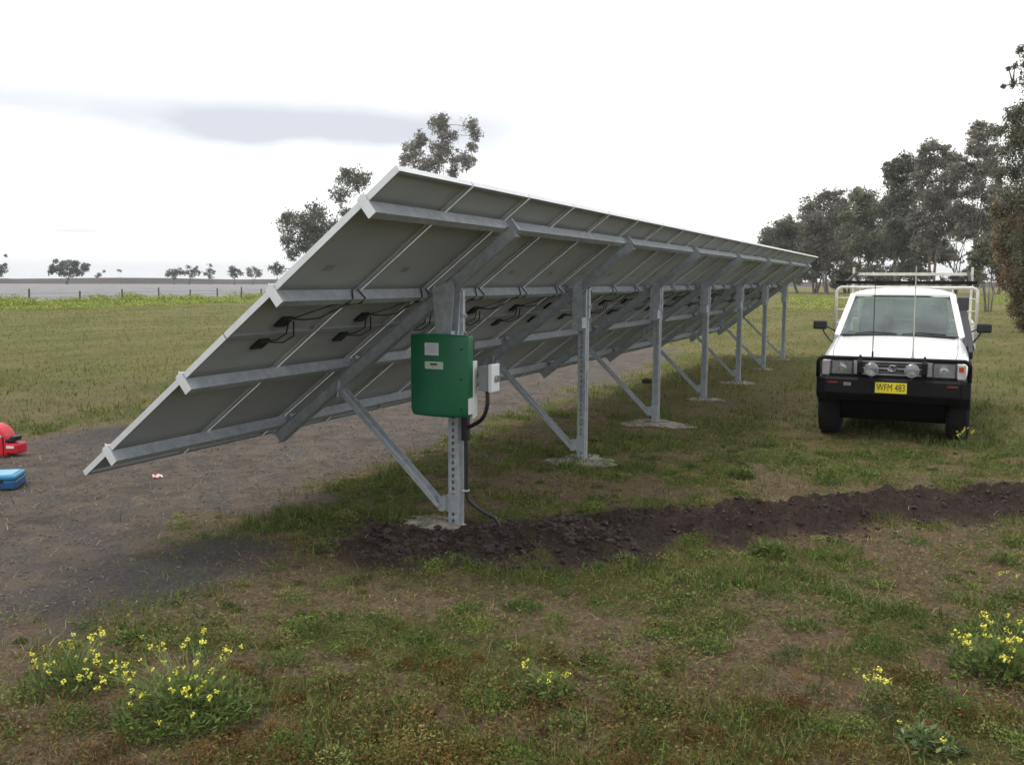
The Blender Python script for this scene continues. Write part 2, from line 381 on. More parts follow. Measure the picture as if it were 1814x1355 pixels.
bp = N(t, 'ShaderNodeBump'); bp.inputs['Strength'].default_value = .9; bp.inputs['Distance'].default_value = .07
t.links.new(hb, bp.inputs['Height']); t.links.new(bp.outputs[0], pb.inputs['Normal'])
me.materials.append(gm); go = bpy.data.objects.new('ground', me); C.objects.link(go); tag(go, kind='structure')

# distant low embankment on the horizon
mb = MB(); P = []
for k in range(121):
    a = YAW+R(-60+k*1.25); rad = 430
    P.append((CAM[0]+rad*math.cos(a), CAM[1]+rad*math.sin(a), a, 2.15+.25*math.sin(k*.7)+.2*random.random()))
Vv = []; 
for x, y, a, h in P:
    c, s = math.cos(a), math.sin(a)
    for dr, z in ((-14, -.3), (-5, h*.7), (0, h), (12, h), (30, -.3)): Vv.append((x+c*dr, y+s*dr, z))
Fs = [(i*5+j, (i+1)*5+j, (i+1)*5+j+1, i*5+j+1) for i in range(120) for j in range(4)]
mb.add(Vv, Fs); o = mb.build('embankment', mat('dark_far_bank', (.06, .05, .048), 1, 0, .3, .05)); tag(o, kind='structure')

# ------------------------------------------------------------------ grass, straw, weeds (near geometry)
def polar_pts(n, r0, r1, pw=1.0, half=R(37)):
    u = rng.random(n); r = (r0**pw+(r1**pw-r0**pw)*u)**(1/pw); a = YAW+(rng.random(n)*2-1)*half
    return CAM[0]+r*np.cos(a), CAM[1]+r*np.sin(a), r
def clear(x, y):                       # keep posts, tyres clear
    k = np.ones(len(x), bool)
    for i in range(7): k &= np.hypot(x-3.148*i, y) > .12
    return k
def blades(x, y, h, wd, lean, col):
    n = len(x); z = gz(x, y)-.004; a = rng.random(n)*2*np.pi; b = rng.random(n)*2*np.pi
    wx, wy = np.cos(a)*wd/2, np.sin(a)*wd/2; lx, ly = np.cos(b)*lean*h, np.sin(b)*lean*h
    hz = h*np.sqrt(np.clip(1-np.minimum(lean, .98)**2, .02, 1))
    p0 = np.stack([x, y, z], -1); p1 = np.stack([x+lx*.35, y+ly*.35, z+hz*.62], -1); p2 = np.stack([x+lx, y+ly, z+hz], -1)
    s = np.stack([wx, wy, 0*wx], -1)
    q1 = np.stack([p0-s, p0+s, p1+s*.75, p1-s*.75], 1); q2 = np.stack([p1-s*.75, p1+s*.75, p2+s*.15, p2-s*.15], 1)
    return np.concatenate([q1, q2]), np.concatenate([col, col])
def pick(cols, n, var=.25):
    c = np.array(cols)[rng.integers(0, len(cols), n)]; return np.clip(c*(1+(rng.random((n, 1))-.5)*2*var)*(1+(rng.random((n, 3))-.5)*.2), 0, 1)
GREENS = [(0.122, 0.173, 0.038), (0.09, 0.141, 0.038), (0.179, 0.205, 0.064), (0.07, 0.109, 0.032), (0.192, 0.186, 0.064)]
STRAWS = [(0.396, 0.297, 0.165), (0.297, 0.209, 0.11), (0.22, 0.143, 0.077), (0.462, 0.385, 0.253), (0.176, 0.11, 0.061)]
RUSTS = [(.15, .08, .03), (.10, .055, .022), (.17, .12, .04), (.12, .10, .03)]
# green grass
x, y, r = polar_pts(330000, 3.0, 26, .75)
tx, ty, tr_ = polar_pts(26000, 3.0, 26, .75); ti = rng.integers(0, len(tx), 200000); sc_ = .015+.035*rng.random(200000)
x = np.concatenate([x[:170000], tx[ti]+rng.normal(size=200000)*sc_]); y = np.concatenate([y[:170000], ty[ti]+rng.normal(size=200000)*sc_]); r = np.hypot(x-CAM[0], y-CAM[1]); so, di, gr, fi, gv, _ = masks(x, y)
k = (rng.random(len(x)) < (1-.97*sst(9, 25, r))*(gr*.95+.07)*(1-so*.97)*(1-di*.90)*(1-gv*.9)) & clear(x, y); x, y, r = x[k], y[k], r[k]
h = (.014+.042*rng.random(len(x))**2.2)*(.6+1.6*sst(.4, .65, fbm(x, y, 3, 2.7)))*np.clip(.8+r/22, 1, 1.8)
Q, cc = blades(x, y, h, .0035+.0006*r, .25+.7*rng.random(len(x)), pick(GREENS, len(x)))
tag(quadmesh('grass', Q, cc, BLADE), 'short green grass in patches over the paddock', 'grass', kind='stuff')
# dry straw lying about
x, y, r = polar_pts(230000, 3.0, 20, .7); so, di, gr, fi, gv, _ = masks(x, y)
k = (rng.random(len(x)) < (1-sst(9, 20, r))*(.75-.35*gr)*(1-so*.9)*(1-di*.5)*(1-gv*.8)) & clear(x, y); x, y, r = x[k], y[k], r[k]
Q, cc = blades(x, y, np.where(rng.random(len(x)) < .05, .09, .02)+.05*rng.random(len(x))**2, .0016+.00035*r, .86+.13*rng.random(len(x)), pick(STRAWS, len(x), .35))
tag(quadmesh('dry_straw', Q, cc, BLADE), 'dry straw and dead stalks lying over the paddock', 'straw', kind='stuff')
# low leafy ground weeds, rusty towards the camera
x, y, r = polar_pts(120000, 3.0, 13, .8); so, di, gr, fi, gv, _ = masks(x, y)
nn = fbm(x+11, y-7, 3, 1.6)
k = (rng.random(len(x)) < (sst(.42, .6, nn)*.9+.08)*(1-so)*(1-di*.92)*(1-gv)) & clear(x, y); x, y, r, nn = x[k], y[k], r[k], nn[k]
n = len(x); z = gz(x, y)+.004+.05*rng.random(n)**1.5*np.clip(1.6-r/8, .3, 1)
s = (.005+.008*rng.random(n)); a = rng.random(n)*6.28; tl = (rng.random(n)-.5)*1.2
ux = np.stack([np.cos(a), np.sin(a), tl], -1)*s[:, None]; vx = np.stack([-np.sin(a), np.cos(a), (rng.random(n)-.5)], -1)*s[:, None]*.7
c0 = np.stack([x, y, z], -1); Q = np.stack([c0-ux, c0-vx, c0+ux, c0+vx], 1)
rustk = (rng.random(n) < sst(6.2, 3.9, r)*.75)[:, None] if False else (rng.random(n) < (1-sst(3.8, 6.0, r))*.6)[:, None]
col = np.where(rustk, pick(RUSTS, n), pick(GREENS, n))
tag(quadmesh('ground_weeds', Q, col, BLADE), 'low leafy weeds creeping over the foreground', 'weeds', kind='stuff')
# cushions of small leaves, and taller rusty seed stems near the camera
cx, cy, cr_ = polar_pts(2600, 3.0, 12.5, 1.0); so, di, gr, fi, gv, _ = masks(cx, cy); nn = fbm(cx-3, cy+31, 3, 1.3)
k = (rng.random(len(cx)) < (gr*.75+.3*sst(.4, .6, nn)+.35*(1-sst(4.2, 6, cr_)))*(1-so)*(1-di)*(1-gv)); cx, cy, cr_ = cx[k], cy[k], cr_[k]
Qs = []; Cs = []
for a_, b_, c_ in zip(cx, cy, cr_):
    rad = .035+.12*random.random()**1.6; hh_ = (.3+.5*random.random())*rad+(.05*random.random() if c_ < 5 else 0); m = int(60+260*(rad/.15)**1.5*min(1.6, 6/c_)); low = random.random() < .62*(1-float(sst(4.0, 6.2, c_)))
    p_ = rng.normal(size=(m, 3)); p_ /= np.linalg.norm(p_, axis=1)[:, None]; p_ *= rng.random((m, 1))**.35; px3 = a_+p_[:, 0]*rad; py3 = b_+p_[:, 1]*rad
    z0 = float(gz(a_, b_)); pz = z0+np.abs(p_[:, 2])*hh_; c0 = np.stack([px3, py3, pz], -1)
    u = rng.normal(size=(m, 3)); u[:, 2] *= .6; u /= np.linalg.norm(u, axis=1)[:, None]; w_ = np.cross(u, rng.normal(size=(m, 3))); w_ /= np.linalg.norm(w_, axis=1)[:, None]
    s_ = (.004+.006*rng.random((m, 1)))*(1+.08*max(0, c_-5)); Qs.append(np.stack([c0-u*s_, c0-w_*s_*.5, c0+u*s_, c0+w_*s_*.5], 1))
    bc = np.array(random.choice(RUSTS if low else GREENS))*random.uniform(.8, 1.35); Cs.append(np.clip(bc*(1+(rng.random((m, 1))-.5)*.8), 0, 1))
tag(quadmesh('ground_weeds', np.concatenate(Qs), np.concatenate(Cs), BLADE), 'cushions of small-leaved weeds in the foreground', 'weeds', kind='stuff')
x, y, r = polar_pts(9000, 3.0, 6.2, 1.0); so, di, gr, fi, gv, _ = masks(x, y); nn = fbm(x+40, y, 3, 1.5)
k = (rng.random(len(x)) < sst(.42, .6, nn)*(1-sst(4.4, 6.0, r))*(1-di)*(1-so)); x, y = x[k], y[k]
Q, cc = blades(x, y, .05+.10*rng.random(len(x)), np.full(len(x), .004), .2+.6*rng.random(len(x)), pick(RUSTS+STRAWS[1:3], len(x), .35))
tag(quadmesh('dry_stems', Q, cc, BLADE), 'rusty dry seed stems standing along the bottom of the foreground', 'weeds', kind='stuff')
# coarse tufts farther out
x, y, r = polar_pts(120000, 10, 80, .8); so, di, gr, fi, gv, _ = masks(x, y)
k = (rng.random(len(x)) < .75*sst(9, 22, r)*np.clip(gr+.1, 0, 1)*(1-di*.85)*(1-fi)); x, y, r = x[k], y[k], r[k]
Q, cc = blades(x, y, .03+.08*rng.random(len(x))**2, .008+.0007*r, .3+.6*rng.random(len(x)), pick([(.20, .22, .065), (.22, .21, .075), (.25, .20, .10), (.15, .18, .05)], len(x)))
tag(quadmesh('grass', Q, cc, BLADE), 'rough pasture grass in the middle distance', 'grass', kind='stuff')
# soil clods on the trench line
ico = bmesh.new(); bmesh.ops.create_icosphere(ico, subdivisions=1, radius=1); IV = np.array([v.co[:] for v in ico.verts]); IF = [tuple(v.index for v in f.verts) for f in ico.faces]; ico.free()
mb = MB(); cnt = 0
while cnt < 5200:
    kx = random.uniform(-1.2, 5); ky = random.uniform(-7, .8)
    d, tt = seg_dist(np.array([kx]), np.array([ky]), TR)
    if d[0] > .12+.75*random.random()**.8 or math.hypot(kx, ky) < .14: continue
    if tt[0] > 1.7 and random.random() < .6: continue
    s = .004+(.034 if tt[0] < 1.7 else .022)*random.random()**3.5; z = float(gz(kx, ky))
    M = Matrix.Rotation(random.random()*6, 3, Vector((random.random(), random.random(), random.random()+.1)).normalized())
    vs = [(M @ Vector(v))*s*random.uniform(.55, 1.35) for v in IV]
    mb.add([(v.x+kx, v.y+ky, v.z*.7+z+s*.2) for v in vs], IF); cnt += 1
o = mb.build('soil_clods', mat('soil_clod', (.036, .026, .024), .95, 0, .6, 3.0, .4, 60)); tag(o, 'dark crumbly clods of freshly dug soil', 'soil', kind='stuff')
# small stones and crumbs on the dirt strip
mb = MB()
for _ in range(9000):
    kx = random.uniform(-3.5, 9); ky = random.uniform(1.2, 7)
    s = .003+.016*random.random()**3; z = float(gz(kx, ky))
    mb.add([(v[0]*s*random.uniform(.7, 1.3)+kx, v[1]*s+ky, v[2]*s*.6+z+s*.2) for v in IV], IF)
o = mb.build('dirt_crumbs', mat('dirt_crumb', (.10, .083, .072), .95, 0, .5, 3.0)); tag(o, 'small crumbs of dirt and stone on the bare strip', 'gravel', kind='stuff')

# ------------------------------------------------------------------ solar array
TH, YT, ZT, X0, BAY = .6611, -.6789, 2.7353, -2.0829, 3.1479
PA = [.2741, 1.1551, 2.1298, 3.0214]; PWD = .9982; SL = 3.357; NP = 22; RO = -.16
ct, st = math.cos(TH), math.sin(TH)
def S(x, s, d=0): return Vector((x, YT+ct*s-st*d, ZT-st*s-ct*d))
arr = empty('solar_array', (0, 0, 0), label='long tilted row of solar panels on galvanised steel posts, seen from behind', cat='solar array')
gap = .022; pw = PWD-gap; gap = .005; ph = (SL-gap)/2; FD = .042; GX = .022
LIP = mat('frame_shaded', (.31, .33, .345), .5, .3, .06, 6)
def panel(x0, s0, x1, s1, jbs):
    lam = MB(); lam.prism([(x0+.004, s0+.004), (x1-.004, s0+.004), (x1-.004, s1-.004), (x0+.004, s1-.004)], lambda u, v: S(u, v, .003), lambda u, v: S(u, v, .011))
    lam.m = [0, 1, 1, 1, 1, 1]
    lo = lam.build('solar_panel', [CELL, BACK], arr)
    fr = MB(); W = .024
    def bar(a, b, c, d_, z0, z1): fr.prism([(a, b), (c, b), (c, d_), (a, d_)], lambda u, v: S(u, v, z0), lambda u, v: S(u, v, z1))
    # outer wall
    bar(x0, s0, x1, s0+.003, 0, FD); bar(x0, s1-.003, x1, s1, 0, FD); bar(x0, s0+.003, x0+.003, s1-.003, 0, FD); bar(x1-.003, s0+.003, x1, s1-.003, 0, FD)
    # back lip (frame underside, shade put into its colour)
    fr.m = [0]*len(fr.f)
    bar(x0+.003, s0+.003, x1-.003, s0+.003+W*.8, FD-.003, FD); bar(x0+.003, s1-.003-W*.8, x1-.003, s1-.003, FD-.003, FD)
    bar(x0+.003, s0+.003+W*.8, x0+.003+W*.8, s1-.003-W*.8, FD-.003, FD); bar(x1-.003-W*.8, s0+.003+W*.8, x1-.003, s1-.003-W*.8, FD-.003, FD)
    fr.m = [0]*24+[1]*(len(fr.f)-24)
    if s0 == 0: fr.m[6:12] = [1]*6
    else: fr.m[0:6] = [1]*6  # walls along the middle seam coloured darker to paint the seam as shaded
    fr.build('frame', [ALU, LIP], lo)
    xm = (x0+x1)/2
    rl = MB(); sl0 = jbs+(.40 if s0 > 0 else -.62); rl.prism([(xm-.16, sl0), (xm-.06, sl0), (xm-.06, sl0+.06), (xm-.16, sl0+.06)], lambda u, v: S(u, v, .011), lambda u, v: S(u, v, .0125)); rl.build('rating_label', mat('label_grey', (.24, .25, .255), .5), lo)
    j = MB(); j.prism([(xm-.06, jbs-.05), (xm+.06, jbs-.05), (xm+.06, jbs+.05), (xm-.06, jbs+.05)], lambda u, v: S(u, v, .011), lambda u, v: S(u, v, .034))
    jb = j.build('junction_box', BLK, lo, bevel=.004)
    return lo, xm
for k in range(NP):
    a = X0+k*PWD
    for row in (0, 1):
        s0 = 0 if row == 0 else ph+gap
        jb = ph-.13 if row == 0 else ph+gap+.13
        lo, xm = panel(a, s0, a+pw, s0+ph, jb)
        if k % 1 == 0:
            c = MB(); ph2 = random.uniform(-.03, .03)
            if row == 0:      # leads up to the second beam and across
                c.tube([S(xm-.05, jb-.04, .03), S(xm-.04, jb-.12, .075), S(xm+.06+ph2, jb-.22, .10), S(xm+.2, PA[1]+.10, .10), S(xm+.27, PA[1]+.03, .14), S(xm+.30, PA[1]-.006, .125), S(xm+.35, PA[1]-.012, .05)], .006, 5)
                c.tube([S(xm+.05, jb-.04, .03), S(xm+.08, jb-.10, .085), S(xm+.16+ph2, jb-.17, .125), S(xm+.36, PA[1]+.11, .10), S(xm+.44, PA[1]+.03, .14), S(xm+.46, PA[1]-.006, .125), S(xm+.42, PA[1]-.012, .05)], .006, 5)
            else:
                c.tube([S(xm-.03, jb-.04, .03), S(xm+.02, jb-.12, .075), S(xm+.05+ph2, jb-.20, .08), S(xm+.03, jb-.27, .04)], .006, 5)
                c.tube([S(xm+.04, jb-.03, .03), S(xm+.10, jb-.10, .09), S(xm+.13+ph2, jb-.19, .10), S(xm+.05, jb-.30, .05)], .006, 5)
            c.build('cable', BLK, lo)
XE = X0+NP*PWD-GX
for a in PA:
    p = MB(); xa, xb = X0-.012, XE+.012; T_ = .004; H = .088; d0 = FD
    def pr(s0, s1, z0, z1): p.prism([(xa, s0), (xb, s0), (xb, s1), (xa, s1)], lambda u, v: S(u, v, z0), lambda u, v: S(u, v, z1))
    pr(a, a+T_, d0, d0+H); pr(a+T_, a+.055, d0, d0+T_); pr(a+T_, a+.055, d0+H-T_, d0+H); pr(a+.051, a+.055, d0+H-.018, d0+H-T_)
    po = p.build('purlin', GALV, arr)
    cp = MB(); cp.prism([(a-.004, d0-.046), (a+.060, d0-.046), (a+.060, d0+H+.003), (a-.004, d0+H+.003)], lambda u, v: S(xa-.004, u, v), lambda u, v: S(xa, u, v)); cp.build('end_cap', ALU, po)
    cl = MB(); cl.prism([(X0-.014, a), (X0+.028, a), (X0+.028, a+.05), (X0-.014, a+.05)], lambda u, v: S(u, v, -.012), lambda u, v: S(u, v, -.001)); cl.tube([S(X0+.006, a+.025, -.03), S(X0+.006, a+.025, -.011)], .006, 6)
    cl.build('end_clamp', ALU, po)
DR = FD+.088
POSTX, POSTY = .115, .09
brS = 2.37
for i in range(7):
    xr = BAY*i+RO
    ra = MB(); sa, sb = PA[0]-.03, PA[3]+.15; H = .10
    for sgn in (-1, 1):       # two channels back to back
        w0 = xr+sgn*.008; w1 = xr+sgn*.012; w2 = xr+sgn*.052
        lo_, hi_ = min(w0, w1), max(w0, w1); l2, h2 = min(w1, w2), max(w1, w2)
        ra.prism([(lo_, sa), (hi_, sa), (hi_, sb), (lo_, sb)], lambda u, v: S(u, v, DR), lambda u, v: S(u, v, DR+H))
        ra.prism([(l2, sa), (h2, sa), (h2, sb), (l2, sb)], lambda u, v: S(u, v, DR), lambda u, v: S(u, v, DR+.004))
        ra.prism([(l2, sa), (h2, sa), (h2, sb), (l2, sb)], lambda u, v: S(u, v, DR+H-.004), lambda u, v: S(u, v, DR+H))
    ra.build('rafter', GALV, arr)
    for a in PA:
        cl = MB(); cl.prism([(xr+.054, a-.05), (xr+.058, a-.05), (xr+.058, a+.0), (xr+.054, a+.0)], lambda u, v: S(u, v, DR-.07), lambda u, v: S(u, v, DR+.05)); cl.prism([(xr+.058, a-.05), (xr+.10, a-.05), (xr+.10, a-.046), (xr+.058, a-.046)], lambda u, v: S(u, v, DR-.07), lambda u, v: S(u, v, DR+.05))
        cl.build('cleat', GALV, arr)
    # post: channel with slotted web facing the near end
    X = BAY*i; hx, hy = POSTX/2, POSTY/2
    sy = (0-YT+st*(DR+H))/ct; ztop = S(0, sy, DR+.03).z-.0
    po = MB(); zb = -.15; tk = .004
    def col(x0_, x1_, y0_, y1_, z0=zb, z1=None): po.box(((x0_+x1_)/2, (y0_+y1_)/2, (z0+(z1 or ztop))/2), (x1_-x0_, y1_-y0_, (z1 or ztop)-z0))
    # near face split by a line of slots
    col(X-hx, X-hx+tk, -hy, -.012); col(X-hx, X-hx+tk, .012, hy)
    zz = 0.02
    while zz < ztop-.05:
        po.box((X-hx+tk/2, 0, zz), (tk, .0238, .028)); zz += .055
    col(X-hx+tk, X+hx-tk, -hy, -hy+tk); col(X-hx+tk, X+hx-tk, hy-tk, hy)
    col(X+hx-tk, X+hx, -hy, -.022); col(X+hx-tk, X+hx, .022, hy)
    # rib on the side face
    po.box((X+.0, -hy-.004, (zb+ztop)/2), (.03, .008, ztop-zb-.02))
    # inner dark web behind the slots
    po.box((X-hx+.03, 0, (zb+ztop)/2), (.003, .07, ztop-zb-.04))
    p_o = po.build('post', GALV, arr)
    # head bracket: tapered plates either side of the rafter
    hb_ = MB()
    for xx in (xr-.060, xr+.056 if i == 0 else X+hx+.002):
        gw = .10 if i == 0 else .058
        hb_.prism([(-.058, ztop-.46), (.058, ztop-.46), (gw, ztop+.00), (gw, ztop+.02), (-gw*.85, ztop+.10), (-gw, ztop+.03)], lambda u, v: Vector((xx, u, v)), lambda u, v: Vector((xx+.005, u, v)))
    hb_.box(((xr-.05+X-hx)/2, 0, ztop-.38), (abs(X-hx-(xr-.055)), .10, .12))
    for zz in (ztop-.40, ztop-.30, ztop-.12): hb_.tube([(xr-.074, .0, zz), (xr-.06, .0, zz)], .013, 6)
    hb_.box((X+.02, -hy-.012, ztop-.16), (.045, .014, .34)); hb_.box((X+.02, -hy-.018, ztop-.2), (.06, .02, .03))
    hb_.tube([(X+.02, -hy-.04, ztop-.2), (X+.02, -hy-.02, ztop-.2)], .010, 6); hb_.tube([(X+.02, -hy-.04, ztop-.34), (X+.02, -hy-.02, ztop-.34)], .010, 6)
    hb_.build('head_bracket', GALV, arr)
    # brace
    A = Vector((X-.10, .10, .17)); B = S(xr+.0, brS, DR+H-.01); B.x = X-.12 if i else X-.13
    br = MB(); dv = (B-A).normalized(); xv = Vector((1, 0, 0)); nvv = dv.cross(xv).normalized()
    wv = .034
    for (o1, o2, w1, w2) in ((0, 0, .068, .004),):
        br.bar(A, B, .112, .004, upv=nvv)
    for sg in (-1, 1): br.bar(A+Vector((sg*.054, 0, 0))-nvv*.0185, B+Vector((sg*.054, 0, 0))-nvv*.0185, .004, .033, upv=nvv)
    b_o = br.build('brace', GALV, arr)
    fo = MB(); fo.box((X-hx-.012, .0, .20), (.018, .095, .15)); fo.box((X-hx-.03, .075, .20), (.09, .05, .12)); fo.tube([(X-.16, .10, .19), (X-.02, .10, .19)], .011, 6); fo.tube([(X-.13, .08, .24), (X-.02, .08, .24)], .009, 6)
    fo.build('foot_bracket', mat('zinc_bracket', (.34, .36, .38), .5, .3, .1, 20) if i == 0 else GALV, arr)
    bt = MB()
    for sg in (-1, 1): bt.bar(B+Vector((sg*.046, 0, -.05)), B+Vector((sg*.046, -.02, .09)), .006, .04, upv=(1, 0, 0))
    bt.build('brace_clip', ALU, arr)

# concrete collars
LB = ['rough concrete patch half buried in soil under the post with the green inverter',
      'broad pale concrete collar at the foot of the second post from the left',
      'widest ragged concrete collar, at the foot of the third post from the left',
      'small pale concrete collar at the foot of the fourth post from the left',
      'thin concrete collar at the foot of the fifth post from the left',
      'small distant concrete collar at the foot of the sixth post',
      'faint concrete collar at the farthest post beside the ute']
for i, (ra_, rb_) in enumerate([(.24, .30), (.36, .39), (.38, .50), (.24, .3), (.3, .36), (.2, .24), (.18, .2)]):
    mb = MB(); n = 40; rings = []
    ph0 = random.random()*9; cx, cy = (BAY*i, 0.0) if i else (-.03, .20)
    for q, (f_, z_) in enumerate(((0, .028), (.5, .024), (.82, .016), (.97, .004), (1.05, -.03))):
        ring = []
        for j in range(n):
            a = 2*math.pi*j/n; rad = (1+.16*math.sin(3*a+ph0)+.1*math.sin(7*a+2*ph0)+.22*(random.random()-.5)*(q > 1))*f_
            x_, y_ = cx+math.cos(a)*ra_*rad, cy+math.sin(a)*rb_*rad
            ring.append((x_, y_, z_+.02*(random.random()-.5)+float(gz(x_, y_))*.9))
        rings += ring
    Fs = [(q*n+j, q*n+(j+1) % n, (q+1)*n+(j+1) % n, (q+1)*n+j) for q in range(4) for j in range(n)]
    mb.add(rings, Fs); o = mb.build('concrete_footing', CONC, smooth=False); tag(o, LB[i], 'footing', 'concrete collars at the post feet')

# ------------------------------------------------------------------ inverter, isolator, conduit on the first post
inv = empty('inverter', (-.30, -.02, 1.3), label='green wall-type solar inverter with small display, mounted on the nearest post', cat='inverter')
def front_prof(y):  # curved front (x offset) as function of y across the width
    return -.035*(1-abs(y/.26)**3.2)
ys = np.linspace(-.26, .26, 17); mb = MB(); hh = .325
zs = [(-hh, .62), (-hh+.012, .9), (-hh+.05, 1), (hh-.03, 1), (hh-.008, .93), (hh, .7)]
grid = []
for zi, (z_, fac) in enumerate(zs):
    for y_ in ys:
        yy = y_*(.965 if zi in (0,) else .985 if zi in (1, 5) else 1)
        if z_ < -hh+.02: yy = yy*.97
        grid.append((front_prof(y_)*fac-.03*fac, yy, z_+.012*(1-(y_/.26)**2)*(1 if z_ > 0 else -.6)))
ng = len(ys)
Fg = [(a*ng+b, a*ng+b+1, (a+1)*ng+b+1, (a+1)*ng+b) for a in range(len(zs)-1) for b in range(ng-1)]
bk = []
for zi, (z_, fac) in enumerate(zs):
    for y_ in (ys[0], ys[-1]):
        bk.append((.045, y_*(.985), z_))
mb.add(grid, Fg)
off = len(mb.v)
nb0 = len(zs)
V2 = []; 
for zi, (z_, fac) in enumerate(zs):
    g0 = grid[zi*ng]; g1 = grid[zi*ng+ng-1]
    V2 += [g0, (.05, g0[1], g0[2]), g1, (.05, g1[1], g1[2])]
F2 = []
for a in range(nb0-1):
    F2 += [(a*4, a*4+1, (a+1)*4+1, (a+1)*4), (a*4+2, a*4+3, (a+1)*4+3, (a+1)*4+2)]
mb.add(V2, F2)
top = [grid[(nb0-1)*ng+b] for b in range(ng)]+[(.05, y_*.985, hh) for y_ in ys]
mb.add(top, [(b, b+1, ng+b+1, ng+b) for b in range(ng-1)])
bot = [grid[b] for b in range(ng)]+[(.05, y_*.95, -hh) for y_ in ys]
mb.add(bot, [(b, b+1, ng+b+1, ng+b) for b in range(ng-1)])
o = mb.build('front_cover', GREEN, inv, bevel=.004); o.data.polygons.foreach_set('use_smooth', [len(p.vertices) == 4 for p in o.data.polygons])
for p_ in o.data.polygons: p_.use_smooth = True
mb = MB(); mb.box((.095, 0, -.005), (.09, .47, .60)); mb.build('rear_housing', BLK, inv, bevel=.01)
mb = MB()      # light grey side casting lower half, stepped
mb.prism([(-.33, -.335), (.05, -.345), (.13, -.33), (.13, .12), (.052, .12), (.052, -.20)][1:], lambda u, v: Vector((u, -.262, v)), lambda u, v: Vector((u, -.238, v)))
mb.build('side_panel', LGREY, inv, bevel=.004); mb = MB(); mb.prism([(.05, -.345), (.13, -.33), (.13, .12), (.052, .12), (.052, -.20)], lambda u, v: Vector((u, .238, v)), lambda u, v: Vector((u, .262, v))); mb.build('side_panel', LGREY, inv, bevel=.004); mb = MB()
mb.box((.0, -.268, -.235), (.09, .012, .13)); mb.build('corner_piece', LGREY, inv, bevel=.004)
mb = MB(); mb.box((-.0655, .05, .215), (.004, .125, .10)); lb_ = mb.build('sticker', WLABEL, inv)
mb = MB()
for q in range(6): mb.box((-.0685, .05-.0*q, .25-.012*q), (.0015, random.uniform(.07, .10), .003))
mb.build('print_lines', mat('faint_print', (.30, .30, .40), .6), lb_)
mb = MB(); mb.box((-.0655, .03, .085), (.006, .165, .06)); ds = mb.build('display', DISP, inv, bevel=.002)
mb = MB(); mb.box((-.0695, .03, .094), (.003, .065, .013)); mb.build('screen', BLK, ds)
mb = MB(); mb.box((-.0695, .042, .074), (.003, .008, .008)); mb.build('button', mat('dark_button', (.1, .14, .1), .5), ds)
for zz in (.22, -.02, -.26):
    mb = MB(); mb.tube([(-.045, -.21, zz), (-.058, -.21, zz)], .008, 10); mb.build('screw', BLK, inv)
mb = MB(); mb.box((.17, 0, .30), (.10, .04, .05)); mb.box((.17, 0, -.25), (.10, .04, .05)); mb.build('mounting_rail', GALV, inv)

iso = empty('isolator_switch', (-.16, -.395, 1.28), label='grey isolator box with white lid fixed beside the green inverter', cat='isolator')
mb = MB(); mb.box((0, .035, -.0), (.13, .09, .20)); mb.build('box', GREY_P, iso, bevel=.008)
mb = MB(); mb.box((0, -.028, .005), (.15, .036, .225)); mb.build('lid', mat('white_lid', (.66, .68, .70), .45), iso, bevel=.008)
mb = MB(); mb.lathe([(.028, 0), (.028, .012), (.02, .02)], (0, -.046, 0), (0, -1, 0), 16); mb.box((0, -.068, 0), (.012, .02, .05)); mb.build('switch_knob', GREY_P, iso)
mb = MB(); mb.box((.05, .13, .02), (.03, .22, .03)); mb.build('mounting_arm', GALV, iso)

cd_ = empty('cable_conduit', (.02, -.09, .0), label='black corrugated conduit running down the nearest post into the soil', cat='conduit')
def corr(pts, r, n=10):
    P = [Vector(p) for p in pts]; out_ = []
    for a in range(len(P)-1):
        p0, p1, p2, p3 = P[max(a-1, 0)], P[a], P[a+1], P[min(a+2, len(P)-1)]
        L = (p2-p1).length; k = max(2, int(L/.006))
        for q in range(k):
            t_ = q/k; out_.append(.5*((2*p1)+(-p0+p2)*t_+(2*p0-5*p1+4*p2-p3)*t_*t_+(-p0+3*p1-3*p2+p3)*t_**3))
    out_.append(P[-1]); return out_, [r*(1 if q % 2 else .86) for q in range(len(out_))]
mb = MB(); pts, rs = corr([(-.02, .0, 1.02), (-.02, .0, .8), (-.01, .0, .5), (.0, .0, .27), (.02, -.05, .18), (.06, -.14, .11), (.08, -.22, .07), (.09, -.27, -.02)], .0175); mb.tube(pts, rs, 10)
mb.build('drop_pipe', mat('conduit_black', (.016, .018, .022), .5, 0, .2, 9), cd_, smooth=True)
mb = MB(); pts, rs = corr([(-.17, -.27, 1.18), (-.17, -.27, 1.06), (-.15, -.22, .95), (-.09, -.11, .88), (-.04, -.03, .845)], .0175); mb.tube(pts, rs, 10)
mb.build('loop_pipe', MATS['conduit_black'], cd_, smooth=True)
mb = MB(); mb.box((-.02, .0, .88), (.06, .055, .30)); mb.build('junction_sleeve', BLK, cd_, bevel=.01)
mb = MB(); mb.box((.0, .012, .30), (.05, .05, .012)); mb.box((-.05, -.06, .86), (.018, .018, .022)); mb.build('clamp', ALU, cd_)

# ------------------------------------------------------------------ ute
UX, UY, UZ = 5.74, -3.17, .03
ute = empty('ute', (UX, UY, UZ), R(-.6), label='white single-cab farm ute with black bull bar, parked facing the camera', cat='ute')
